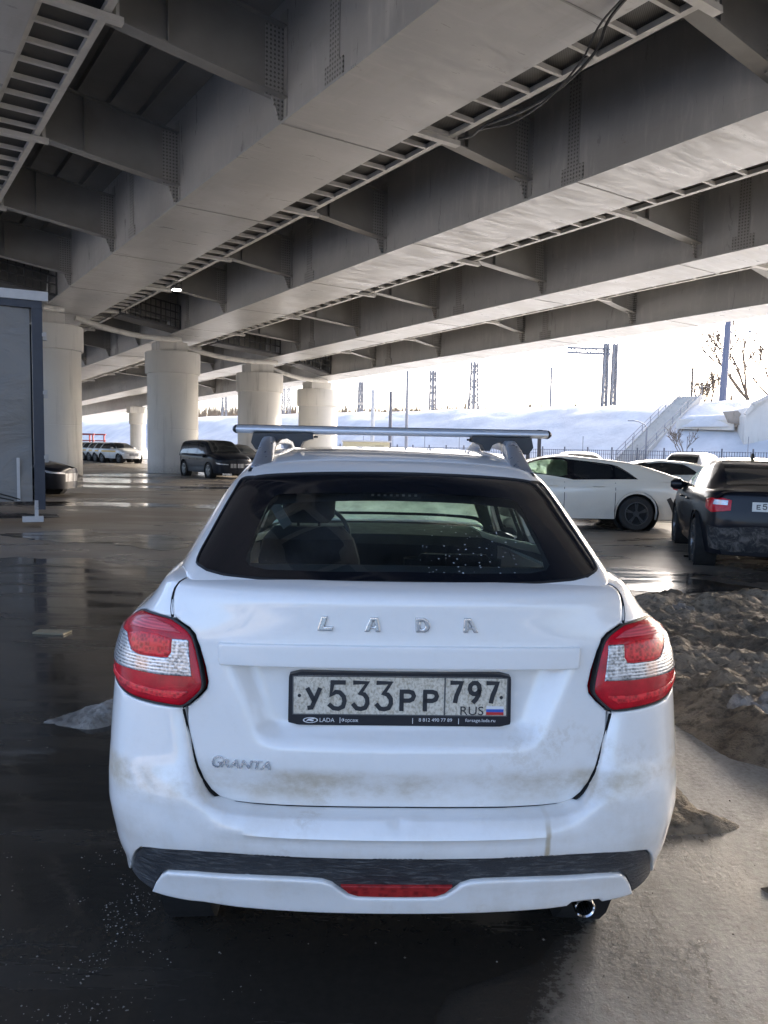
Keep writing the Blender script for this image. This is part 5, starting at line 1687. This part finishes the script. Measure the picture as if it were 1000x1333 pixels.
for k in range(7):
    o = taxi if k == 0 else copy_tree(taxi)
    fp = np.array([-19.6, 60.0]) + np.array([-1.30, 2.05]) * k
    p = fp - fh * 4.3
    o.location = (p[0], p[1], 0)
    o['label'] = names[k]
# black car whose nose sticks out behind the lorry
nose, _, _ = make_car('sedan', 'black car with its headlight showing past the rear post of the lorry', 'car', M['black_paint'], (-13.35, 21.9, 0), R(-91), L=4.5, W=.88, roof=1.45, h=.06, yr=.95, yf=3.6, det=True,
    gh=ghs(4.5, 1.03, .12, 1.45, .55, 1.7, 2.45, 3.3, .88), **cabin_windows(1.0, 1.44, .55, 1.7, 2.45, 3.3, [(1.2, 1.62, 1.62, 1.6), (1.66, 2.4, 2.34, 1.66), (2.48, 3.18, 2.68, 2.44)]))
# cars between the cream sedan and the fence
SD = dict(L=4.5, W=.88, h=.10, yr=.95, yf=3.6, det=False)
a, _, _ = make_car('sedan', 'low white car with dark side windows behind the tail of the cream white sedan', 'car', M['silver_paint'], (9.0, 19.6, 0), R(88), roof=1.36, gh=ghs(4.5, 1.0, .12, 1.36, .55, 1.7, 2.45, 3.3, .88), **cabin_windows(.98, 1.35, .55, 1.7, 2.45, 3.3, [(1.2, 1.62, 1.62, 1.6), (1.66, 2.4, 2.34, 1.66), (2.48, 3.18, 2.68, 2.44)]), **SD)
b, _, _ = make_car('estate_car', 'white estate car with dark rear window in front of the metal fence', 'car', M['taxi_paint'], (9.9, 26.0, 0), R(-38), roof=1.58, lift=.08, gh=ghs(4.5, 1.10, .12, 1.58, .25, .9, 2.3, 3.2, .88, 1.06, .82), **cabin_windows(1.09, 1.57, .25, .9, 2.3, 3.2, [(.75, 1.5, 1.5, .95), (1.56, 2.25, 2.2, 1.56), (2.32, 2.98, 2.5, 2.30)]), **SD)
c, _, _ = make_car('estate_car', 'dark estate car behind the roof of the black sedan', 'car', M['navy_paint'], (14.4, 22.2, 0), R(84), roof=1.66, lift=.12, gh=ghs(4.5, 1.12, .12, 1.66, .25, .9, 2.3, 3.2, .88, 1.10, .86), **cabin_windows(1.12, 1.65, .25, .9, 2.3, 3.2, [(.75, 1.5, 1.5, .95), (1.56, 2.25, 2.2, 1.56), (2.32, 2.98, 2.5, 2.30)]), **SD)
d, _, _ = make_car('hatchback', 'pale silver hatchback with a bright greenish windscreen near the fence', 'car', M['silver_paint'], (7.3, 30.5, 0), R(178), roof=1.53, lift=.06, gh=ghs(4.5, 1.06, .12, 1.53, .25, .9, 2.3, 3.2, .88, 1.03, .80), **cabin_windows(1.05, 1.52, .25, .9, 2.3, 3.2, [(.75, 1.5, 1.5, .95), (1.56, 2.25, 2.2, 1.56), (2.32, 2.98, 2.5, 2.30)]), **SD)
e_, _, _ = make_car('hatchback', 'dark grey hatchback seen between the roof rail and the cream white sedan', 'car', M['navy_paint'], (4.3, 21.0, 0), R(100), roof=1.47, gh=ghs(4.5, 1.03, .12, 1.47, .55, 1.5, 2.4, 3.3, .88), **cabin_windows(1.0, 1.46, .55, 1.5, 2.4, 3.3, [(1.2, 1.55, 1.55, 1.5), (1.62, 2.36, 2.3, 1.62), (2.44, 3.18, 2.64, 2.40)]), **SD)

# lorry with a grey curtain body at the left edge
M['curtain'] = None
t = NT('grey_lorry_curtain'); co = t.coords()
fold = t.noise(t.mapping(co, (.5, 1, 1.3), rot=(0, R(38), 0)), 1.2, 5, .55, .8); gr_ = t.noise(co, 30, 4, .7)
t.set('Base Color', t.mix(fold, (.150, .146, .138), (.22, .215, .204))); t.set('Roughness', .62); t.bump(t.math('ADD', fold, t.math('MULTIPLY', gr_, .02)), .9, .12)
M['curtain'] = t.m
M['lorry_post'] = simple('dark_blue_post', (.022, .026, .040), .4, var=.25)
M['lorry_rail'] = simple('pale_top_rail', (.42, .42, .42), .5, var=.2)
lorry = thing('lorry', 'lorry with a grey curtain body and dark blue corner post at the left edge', 'lorry', (-6.02, 13.6, 0), R(26.0))
nx, nz_ = 90, 40
xs_ = np.linspace(-13.4, -.20, nx); zs_ = np.linspace(.46, 3.80, nz_)
rows = []
for zq_ in zs_:
    rows.append([(x, .07 * noise.noise(Vector((x * .9 + zq_ * 1.3, zq_ * .9 - x * .4, 1))) + .012 * noise.noise(Vector((x * 3 + zq_ * 2, zq_ * 2.4, 4))), zq_) for x in xs_])
m = MB(); m.grid(np.array(rows)); m.build('curtain', M['curtain'], lorry, True)
m = MB(); m.box((-.08, .10, 2.08), (.17, .26, 3.54)); m.box((-6.7, .06, 3.88), (13.4, .2, .13)); m.box((-.08, 2.4, 2.08), (.17, .2, 3.54))
m.build('corner_post', M['lorry_post'], lorry)
m = MB(); m.box((-6.7, .10, 4.02), (13.6, .34, .16)); m.box((-6.7, 1.3, 3.97), (13.5, 2.5, .1)); m.build('roof_rail', M['lorry_rail'], lorry)
m = MB(); m.box((-.03, 1.28, 2.2), (.06, 2.2, 3.4)); m.build('rear_door', M['lorry_rail'], lorry)
m = MB(); m.box((-6.7, 1.28, .95), (13.3, 2.2, .2)); m.box((-.15, 1.3, .55), (.12, 2.2, .14)); m.box((-6.7, .25, .5), (11.5, .08, .16)); m.build('chassis', M['gap'], lorry)
for zz in (3.35, 2.35, 1.22):
    m = MB(); m.box((.035, .06, zz), (.07, .12, .14)); m.box((.02, -.035, zz + .02), (.05, .02, .06)); m.build('door_hinge', M['lorry_rail'], lorry)
m = MB(); m.box((-.42, -.035, .85), (.05, .02, .75)); m.build('curtain_strap', M['lorry_rail'], lorry)
m = MB(); m.box((-.14, .0, .30), (.06, .06, .36)); m.box((-.20, -.02, .15), (.34, .10, .10)); m.build('rear_bracket', M['lorry_rail'], lorry)
m = MB(); m.tube([(-1.5, -.04, .88), (-.9, -.04, .66), (-.4, -.04, .50)], .012, 6); m.tube([(-1.5, -.04, .80), (-.9, -.04, .58), (-.5, -.04, .48)], .012, 6); m.build('curtain_rope', M['seal'], lorry)
for x in (-2.2, -3.5, -4.8):
    for y in (.30, 2.25): make_wheel(lorry, y, x, .50, .50, .30, .28, 1, M['rim_dark'], 6, detail=False) if False else None
for x in (-2.2, -3.5, -4.8):
    for y, s in ((.32, -1), (2.25, 1)):
        w = make_wheel(lorry, 0, 0, 0, .50, .30, .28, 1, M['rim_dark'], 6, detail=False)
        w.location = (x, y, .50); w.rotation_euler = (0, 0, R(90) * s)
# small utility trucks with red frames beyond the taxis
M['red_paint'] = simple('red_machine_paint', (.36, .04, .035), .45)
ut = thing('flatbed_truck', 'small flatbed truck with a red rack, nearer one behind the white cars', 'truck', (-33.6, 86, 0), R(70))
m = MB(); m.box((0, 0, .95), (2.0, 4.6, .3)); m.build('flatbed', M['gap'], ut)
m = MB(); m.box((0, 3.0, 1.5), (2.0, 1.5, 1.7)); m.build('cab', M['taxi_paint'], ut)
m = MB(); m.box((0, 3.76, 1.9), (1.7, .04, .7)); m.build('windscreen', M['dark_glass'], ut)
m = MB()
for x in (-.9, .9):
    for y in (-2, 0, 2): m.box((x, y, 1.8), (.12, .12, 1.5))
    m.box((x, 0, 2.5), (.14, 4.4, .16)); m.box((x, 0, 1.8), (.12, 4.4, .12))
m.build('red_rack', M['red_paint'], ut)
for y in (-1.5, 2.7):
    for s in (1, -1): make_wheel(ut, y, s * .9, .42, .42, .25, .24, s, M['rim_dark'], 5, detail=False)
u2 = copy_tree(ut); u2.location = (-40.5, 92, 0); u2['label'] = 'small flatbed truck with a red rack, farther left behind the white cars'
for o in (ut, u2): o['group'] = 'flatbed trucks behind the far row of cars'
# ------------------------------------------------------------------ railway, fence, stairs, trees beyond the bridge
M['galv'] = simple('galvanised_steel', (.22, .22, .235), .5, .3, .2, 3)
M['mast_blue'] = simple('blue_grey_mast', (.13, .14, .20), .5, var=.15)
M['fence'] = simple('dark_fence_steel', (.10, .10, .115), .6)
M['wood_pole'] = simple('weathered_pole', (.16, .13, .10), .8)
M['bark'] = simple('winter_bark', (.13, .10, .075), .85)
M['stair'] = mat_concrete('snowy_stair_concrete', (.42, .39, .35), (.60, .57, .52), .5)
M['wall_c'] = mat_concrete('abutment_concrete', (.44, .42, .38), (.58, .56, .52), .4)

def at(px, D): return (px - 500) / 1000.0 * D
def lattice(name, x, y, z0, z1, w0, w1, label, cat='mast', group=None, rz=.5, double=0.0, arm=None):
    root = thing(name, label, cat, (x, y, z0), rz, group)
    H = z1 - z0
    for dx in ([-double / 2, double / 2] if double else [0]):
        m = MB()
        leg = lambda i, h: np.array([dx + (1 if i in (0, 3) else -1) * (w0 + (w1 - w0) * h / H) / 2, (1 if i < 2 else -1) * (w0 + (w1 - w0) * h / H) / 2, h])
        for i in range(4): m.bar(leg(i, 0), leg(i, H), .20, .20)
        n = int(H / 1.1)
        for k in range(n):
            for i in range(4):
                j = (i + 1) % 4
                a, b = (i, j) if k % 2 else (j, i)
                m.bar(leg(a, H * k / n), leg(b, H * (k + 1) / n), .11, .11)
                if k % 2 == 0: m.bar(leg(i, H * k / n), leg(j, H * k / n), .11, .11)
        m.build('mast_frame', M['galv'], root)
    m = MB(); m.box((0, 0, -.3), (max(1.2, double + 1.2), 1.2, .8)); m.build('mast_footing', M['wall_c'], root)
    for (h, L) in (arm or []):
        m = MB()
        if abs(L) > 5:
            n = 8
            for zz in (0, .7): m.bar((0, 0, h + zz), (L, 0, h + zz), .30, .30)
            for k in range(n): m.bar((L * k / n, 0, h + (k % 2) * .7), (L * (k + 1) / n, 0, h + (1 - k % 2) * .7), .14, .14)
            m.bar((L, 0, h), (L, 0, h - 1.0), .06, .06)
        else:
            m.bar((0, 0, h), (L, 0, h + .35), .07, .07); m.bar((0, 0, h + 1.1), (L, 0, h + .35), .04, .04); m.tube([(L * .75, 0, h + .3), (L * .8, 0, h - .35)], .07, 6)
        m.build('mast_arm', M['galv'], root)
    return root
G = 'railway masts on the embankment'
lattice('railway_mast', at(787, 113), 113, 7.4, 17.3, .62, .45, 'double lattice railway mast with a long gantry arm', rz=.15, double=1.35, arm=[(8.4, -6.6)], group=G)
lattice('railway_mast', at(613, 124), 124, 7.3, 15.6, 1.05, .75, 'tall lattice railway mast right of the middle, widest of the single ones', arm=[(6.8, 1.8)], group=G)
lattice('railway_mast', at(560, 137), 137, 7.3, 15.5, .85, .7, 'lattice railway mast with a short arm to the left, above the roof bar middle', arm=[(6.0, -3.2), (7.1, 1.6)], group=G)
lattice('railway_mast', at(467, 158), 158, 7.3, 15.0, .75, .6, 'slim lattice railway mast just right of the farthest column', arm=[(5.6, -1.6)], group=G)
lattice('railway_mast', at(371, 175), 175, 7.3, 15.6, 1.5, 1.3, 'lattice railway mast showing between the third and fourth columns', group=G)
lattice('railway_mast', at(291, 200), 200, 7.3, 18.0, 1.1, .9, 'distant lattice railway mast between the second and third columns', group=G)
def pole(name, x, y, z0, z1, r, label, mat='galv', group=None, lean=(0, 0), cat='pole', extra=None):
    root = thing(name, label, cat, (x, y, z0), 0, group)
    m = MB(); m.tube([(0, 0, -.3), (lean[0] * .5, lean[1] * .5, (z1 - z0) / 2), (lean[0], lean[1], z1 - z0)], [r * 1.35, r * 1.2, r * 1.05], 10)
    m.build('pole_shaft', M[mat], root, True)
    m = MB(); m.tube([(0, 0, -.3), (0, 0, .25)], r * 1.8, 10); m.build('pole_base', M[mat], root, True)
    if extra: extra(root, z1 - z0)
    return root
pole('signal_pole', at(527, 100), 100, .2, 11.6, .16, 'thin grey pole in front of the embankment, rising highest behind the roof bar')
pole('signal_pole', at(506, 96), 96, .2, 8.6, .18, 'short dark pole standing before the embankment behind the roof bar', 'fence')
pole('signal_pole', at(483, 98), 98, .2, 8.9, .20, 'pale post before the embankment, just right of the farthest column', 'lorry_rail')
pole('signal_pole', at(712, 128), 128, 7.2, 15.4, .16, 'thin dark pole on the crest left of the double mast')
def mast_top(root, H):
    m = MB(); m.bar((0, 0, H - 3.4), (3.4, 0, H + .2), .09, .09); m.bar((1.6, 0, H - 2.0), (6.0, 0, H - 3.4), .06, .06); m.box((3.0, 0, H - 2.5), (.25, .25, .3)); m.build('mast_arm', M['galv'], root)
pole('contact_line_mast', at(933.5, 98), 98, 6.9, 19.5, .36, 'thick blue grey steel mast with a bracket arm, right on the embankment', 'mast_blue', cat='mast', extra=mast_top, lean=(.25, 0))
def brace(root, H):
    m = MB(); m.bar((0, 0, H * .72), (-2.4, 0, -.2), .13, .13); m.bar((-.9, 0, H - .1), (.5, 0, H - .1), .08, .10); m.bar((.1, 0, H * .86), (1.6, 0, H * .86), .07, .08); m.build('pole_brace', M['wood_pole'], root)
pole('wooden_pole', at(893.5, 107), 107, 7.3, 13.4, .15, 'wooden pole with a slanting brace behind the stair head', 'wood_pole', extra=brace)
def lamp(root, H):
    m = MB(); m.tube([(0, 0, H), (-.25, 0, H + .45), (-.9, 0, H + .75), (-1.5, 0, H + .85)], .05, 8); m.box((-1.75, 0, H + .84), (.7, .2, .10)); m.build('lamp_arm', M['galv'], root, True)
pole('street_lamp', at(838, 84), 84, .0, 4.2, .09, 'street lamp with a curved arm in front of the snowy stairs', extra=lamp, cat='street lamp')
for k, (px, d, lab) in enumerate(((685, 23.0, 'dark square gate post, left one under the roof bar end'), (699.5, 22.5, 'dark square gate post, right one under the roof bar end'))):
    r_ = thing('gate_post', lab, 'post', (at(px, d), d, 0), 0, 'gate posts')
    m = MB(); m.box((0, 0, 1.05), (.10 if k == 0 else .09, .10, 2.1)); m.build('post_shaft', M['fence'], r_)
    m = MB(); m.box((0, 0, .04), (.22, .22, .08)); m.box((0, 0, 2.12), (.14, .14, .03)); m.build('post_plate', M['fence'], r_)

# metal picket fence in panels along the foot of the embankment
fence = thing('metal_fence', 'long dark metal picket fence with tall thin posts along the embankment foot', 'fence', (EA[0] + EN[0] * 17, EA[1] + EN[1] * 17, .25), math.atan2(ED[1], ED[0]))
pw = 3.0
for k in range(-16, 22):
    m = MB(); x0 = k * pw
    m.bar((x0 + .12, 0, 1.55), (x0 + pw - .12, 0, 1.55), .05, .05); m.bar((x0 + .12, 0, .25), (x0 + pw - .12, 0, .25), .05, .05); m.bar((x0 + .12, 0, 1.12), (x0 + pw - .12, 0, 1.12), .04, .04)
    for j in range(11):
        x = x0 + .22 + j * .256
        m.box((x, 0, .85 if j % 2 else .98), (.05, .03, 1.5 if j % 2 else 1.25))
    m.build('fence_panel', M['fence'], fence)
    m = MB(); m.box((x0, 0, .9), (.12, .12, 2.0)); m.build('fence_post', M['fence'], fence)
    if k % 2 == 0:
        m = MB(); m.box((x0 + .3, .6, 1.5), (.06, .06, 3.2)); m.build('wire_post', M['galv'], fence)

# stairs climbing the embankment
st = thing('outdoor_stairs', 'long snowy stairs with railings climbing the embankment', 'stairs', (0, 0, 0))
s0 = -4.6
m = MB()
N_ = 34
for k in range(N_):
    w = 16.2 - 15.4 * k / N_
    p = emb(s0 + 1.3, w); q = emb(s0 - 1.3, w)
    z = .5 + 8.0 * k / N_ + .25
    m.box(((p[0] + q[0]) / 2, (p[1] + q[1]) / 2, z), (2.6, .62, .26), rz=math.atan2(ED[1], ED[0]))
m.build('steps', M['stair'], st)
for sd in (1.35, -1.35):
    m = MB()
    a = emb(s0 + sd, 16.4); b = emb(s0 + sd, .6)
    a[2] = .8; b[2] = 8.9
    for h in (.55, 1.05): m.bar(a + (0, 0, h), b + (0, 0, h), .05, .05)
    for k in range(9):
        p = a + (b - a) * k / 8; m.bar(p + (0, 0, -.3), p + (0, 0, 1.08), .06, .06)
    e2 = b + np.append(-EN * 5, 0); m.bar(b + (0, 0, 1.05), e2 + (0, 0, .9), .05, .05); m.bar(e2 + (0, 0, -.2), e2 + (0, 0, .95), .06, .06)
    m.build('hand_rail', M['galv'], st)
    m = MB(); m.bar(a + (0, 0, -.25), b + (0, 0, -.25), .12, .75); m.build('stringer', M['stair'], st)

# concrete abutment with railing at the right edge
ab = thing('concrete_abutment', 'pale concrete bridge abutment with a railing on top at the right edge', 'wall', (37.4, 80.5, 0), R(-12))
m = MB(); m.prism([(0, -.5), (14, -.5), (14, 8.0), (4.2, 8.0), (2.2, 7.6), (.6, 6.6), (0, 5.6)], (0, 0, 0), (1, 0, 0), (0, 0, 1), (0, 1, 0), 9); m.build('wall', M['wall_c'], ab)
cop = [(0, 5.6), (.6, 6.6), (2.2, 7.6), (4.2, 8.0), (14, 8.0)]
m = MB()
for a, b in zip(cop[:-1], cop[1:]): m.bar((a[0] - .1, -.12, a[1] + .16), (b[0] + .1, -.12, b[1] + .16), .55, .36)
m.build('coping', M['stair'], ab)
m = MB()
for h in (.6, 1.15): m.bar((2.4, .4, 7.9 + h), (14, .4, 8.2 + h), .07, .07)
for x in (2.4, 4.8, 7.2, 9.6, 12): m.bar((x, .4, 7.6), (x, .4, 9.3), .09, .09)
m.build('railing', M['fence'], ab)
sl = thing('slope_slab', 'brown bare slope slab between the steel mast and the abutment', 'slab', (37.2, 83.0, 4.7), R(-15))
m = MB(); m.prism([(-.9, 1.5), (.6, 1.6), (2.2, -.4), (.8, .1), (-.4, .3)], (0, 0, 0), (1, 0, 0), (0, .35, 1), (0, 1, 0), .3); tag(m.build('slab_face', mat_concrete('bare_slope_earth', (.24, .19, .14), (.40, .35, .29), .5), sl))
hut = thing('storage_hut', 'low yellowish hut with dark markings behind the roof bar', 'hut', (at(476, 72), 72, 0), .1)
m = MB(); m.box((0, 1.2, 1.05), (4.3, 2.4, 2.1)); m.build('wall', simple('yellow_plaster', (.46, .41, .27), .8, var=.15), hut)
m = MB(); m.box((0, 1.2, 2.18), (4.6, 2.7, .14)); m.build('roof', M['lorry_rail'], hut)
m = MB(); m.box((1.2, -.012, 1.0), (.8, .02, 1.6)); m.build('door', simple('hut_door', (.30, .26, .16), .7), hut)
ter = heap('snow_terrace', [tuple(emb(-7.2, 9.6)[:2]), tuple(emb(-7.2, 3.0)[:2]), tuple(emb(-12.6, 3.0)[:2]), tuple(emb(-13.4, 9.8)[:2])], 2.3, M['snow'], .35, 5, .3, 1.2, .10, base=4.6)
tag(ter, 'smooth snow covered ledge on the slope between the stairs and the steel mast', 'snow ledge')
slabw = thing('snow_ledge_wall', 'low concrete edge under the snow ledge right of the stairs', 'wall', (0, 0, 0))
m = MB(); a = emb(-7.0, 9.7, .9); b = emb(-13.5, 9.9, .8); m.bar(a, b, .4, 1.1); m.build('concrete_edge', M['wall_c'], slabw)

# bare trees and scrub
def branch_tree(m, p, d, L, r, depth, rnd, droop=0.0):
    n = 3
    pts = [p]; rad = [r]
    for k in range(n):
        d = d + np.array([rnd.uniform(-.16, .16), rnd.uniform(-.16, .16), rnd.uniform(-.05, .12) - droop]); d = d / np.linalg.norm(d)
        pts.append(pts[-1] + d * L / n); rad.append(max(MINR, r * (1 - .42 * (k + 1) / n)))
    m.tube(pts, rad, 5 if depth > 1 else 4, cap=False)
    if depth == 0: return
    for k in range(rnd.choice((2, 3, 3))):
        f = rnd.uniform(.45, 1.0)
        i = min(n - 1, int(f * n)); q = pts[i] + (pts[i + 1] - pts[i]) * (f * n - i)
        a = np.array([rnd.uniform(-1, 1), rnd.uniform(-1, 1), rnd.uniform(-.1, .8)])
        e = d * .75 + a * .62
        branch_tree(m, q, e / np.linalg.norm(e), L * rnd.uniform(.55, .78), r * rnd.uniform(.42, .6), depth - 1, rnd, droop)
def bare_tree(x, y, z, H, label, seed, lean=(0, 0), depth=5, group=None, name='bare_tree'):
    global MINR
    MINR = .07 if z > 5 else .022
    rnd = random.Random(seed)
    root = thing(name, label, 'tree', (x, y, z), 0, group)
    m = MB(); d = np.array([lean[0], lean[1], 1.0]); d /= np.linalg.norm(d)
    m.tube([(0, 0, -.4), d * H * .12, d * H * .25], [H * .022, H * .018, H * .015], 7); m.build('trunk', M['bark'], root, True)
    m = MB()
    for k in range(4):
        e = d + np.array([rnd.uniform(-.55, .55), rnd.uniform(-.5, .5), .1]); branch_tree(m, d * H * (.14 + .035 * k), e / np.linalg.norm(e), H * .50, H * .016, depth - 1, rnd)
    m.build('crown', M['bark'], root, True)
    return root
bare_tree(at(978, 108), 108, 7.2, 12.5, 'large bare tree leaning left above the abutment', 3, (-.55, 0), 4, 'bare trees right of the steel mast')
bare_tree(at(1003, 112), 112, 7.4, 11.0, 'bare tree at the right edge above the abutment railing', 8, (-.1, 0), 4, 'bare trees right of the steel mast')
bare_tree(at(918, 120), 120, 7.2, 6.0, 'thin bare shrub left of the steel mast', 12, (.1, 0), 4, name='bare_shrub')
bare_tree(at(905, 124), 124, 7.2, 5.4, 'thin bare shrub beside the wooden pole', 15, (-.1, 0), 4, name='bare_shrub')
bare_tree(at(888, 80), 80, .1, 3.6, 'thin leafless bush in front of the fence near the stairs', 19, (0, 0), 4, name='bare_shrub')
rnd = random.Random(5)
m = MB()
for k in range(900):
    s = rnd.uniform(-30, 330); w = rnd.uniform(-75, -28) - max(0, s) * .25
    p = EA + ED * s + EN * w
    d = math.hypot(*p)
    hh = rnd.uniform(1.0, 3.2) * (1 + .6 * noise.noise(Vector((s * .05, 0, 0)))) * (1 + s / 300)
    zt = 7.6 + max(0, (d - 115)) * .028
    base = np.array([p[0], p[1], zt - 2.5])
    for j in range(4):
        tip = base + np.array([rnd.uniform(-.9, .9), rnd.uniform(-.5, .5), 2.5 + hh * rnd.uniform(.5, 1)])
        b0 = base + (tip - base) * .45
        m.tube([base, b0, tip], [.20, .15, .09], 3, cap=False)
        m.tube([b0, b0 + np.array([rnd.uniform(-.8, .8), 0, rnd.uniform(.5, 1.4)])], [.13, .08], 3, cap=False)
o = m.build('distant_scrub', simple('far_scrub_bark', (.20, .155, .11), .9))
tag(o, 'low leafless scrub along the skyline behind the railway', 'scrub', kind='stuff')

# unseen long low building added behind the camera to shape reflections in paint and glass
wh = thing('reflection_building', 'long low grey building added unseen behind the camera to shape reflections', 'building', (*bp(-78, 6, 0)[:2], 0), math.atan2(BD[1], BD[0]))
m = MB(); m.box((0, 0, 4.0), (120, 14, 8.0)); m.build('wall', mat_concrete('reflection_wall', (.20, .19, .18), (.30, .285, .265), .4), wh)
m = MB(); m.box((0, 0, 8.2), (121, 15, .4)); m.build('roof', M['snow'], wh)
for k in range(-14, 15):
    m = MB(); m.box((k * 4.0, -7.02, 4.6), (2.2, .06, 2.2)); m.build('window', M['dark_glass'], wh)
for k in (-30, 10, 26):
    m = MB(); m.box((k, -7.03, 1.6), (3.4, .08, 3.2)); m.build('door', M['galv'], wh)
# ------------------------------------------------------------------ sky, sun, exposure
SUN_EL, SUN_AZ = 25.0, 42.0                      # sun ahead of the camera, a little to the right
w = bpy.data.worlds.new('World'); scene.world = w; w.use_nodes = True
nt = w.node_tree
sky = nt.nodes.new('ShaderNodeTexSky')
sky.sky_type = 'NISHITA'; sky.sun_disc = False
sky.sun_elevation = R(SUN_EL); sky.sun_rotation = R(SUN_AZ)
sky.air_density = .6; sky.dust_density = 4.5; sky.ozone_density = .8; sky.altitude = 150
bg = nt.nodes['Background']
nt.links.new(sky.outputs[0], bg.inputs[0]); bg.inputs[1].default_value = .15
ld = bpy.data.lights.new('sun', 'SUN'); ld.energy = 2.0; ld.angle = R(.53); ld.color = (1.0, .93, .82)
so = bpy.data.objects.new('sun', ld); COL.objects.link(so)
sd = Vector((math.sin(R(SUN_AZ)) * math.cos(R(SUN_EL)), math.cos(R(SUN_AZ)) * math.cos(R(SUN_EL)), math.sin(R(SUN_EL))))
so.rotation_euler = sd.to_track_quat('Z', 'Y').to_euler()
so.location = (0, 0, 60)
vs = scene.view_settings
vs.view_transform = 'Standard'; vs.look = 'None'; vs.exposure = 2.4; vs.gamma = 1.0
scene.cycles.use_denoising = True
scene.cycles.max_bounces = 10; scene.cycles.diffuse_bounces = 5; scene.cycles.glossy_bounces = 5; scene.cycles.transparent_max_bounces = 16
scene.cycles.sample_clamp_indirect = 8.0
# ------------------------------------------------------------------ camera
def add_camera():
    cd = bpy.data.cameras.new('camera'); cam = bpy.data.objects.new('camera', cd); COL.objects.link(cam)
    cd.sensor_fit = 'VERTICAL'; cd.sensor_height = 36.0; cd.lens = 36.0 * 1000.0 / 1333.0
    cd.clip_start = .05; cd.clip_end = 3000
    p, r = R(4.7), R(1.079)
    f = Vector((0, math.cos(p), -math.sin(p))); u0 = Vector((0, math.sin(p), math.cos(p))); r0 = Vector((1, 0, 0))
    rr = r0 * math.cos(r) + u0 * math.sin(r); uu = u0 * math.cos(r) - r0 * math.sin(r)
    Mx = Matrix.Identity(4)
    for i in range(3):
        Mx[i][0] = rr[i]; Mx[i][1] = uu[i]; Mx[i][2] = -f[i]
    Mx.translation = Vector((0, 0, 1.5))
    cam.matrix_world = Mx
    scene.camera = cam
add_camera()
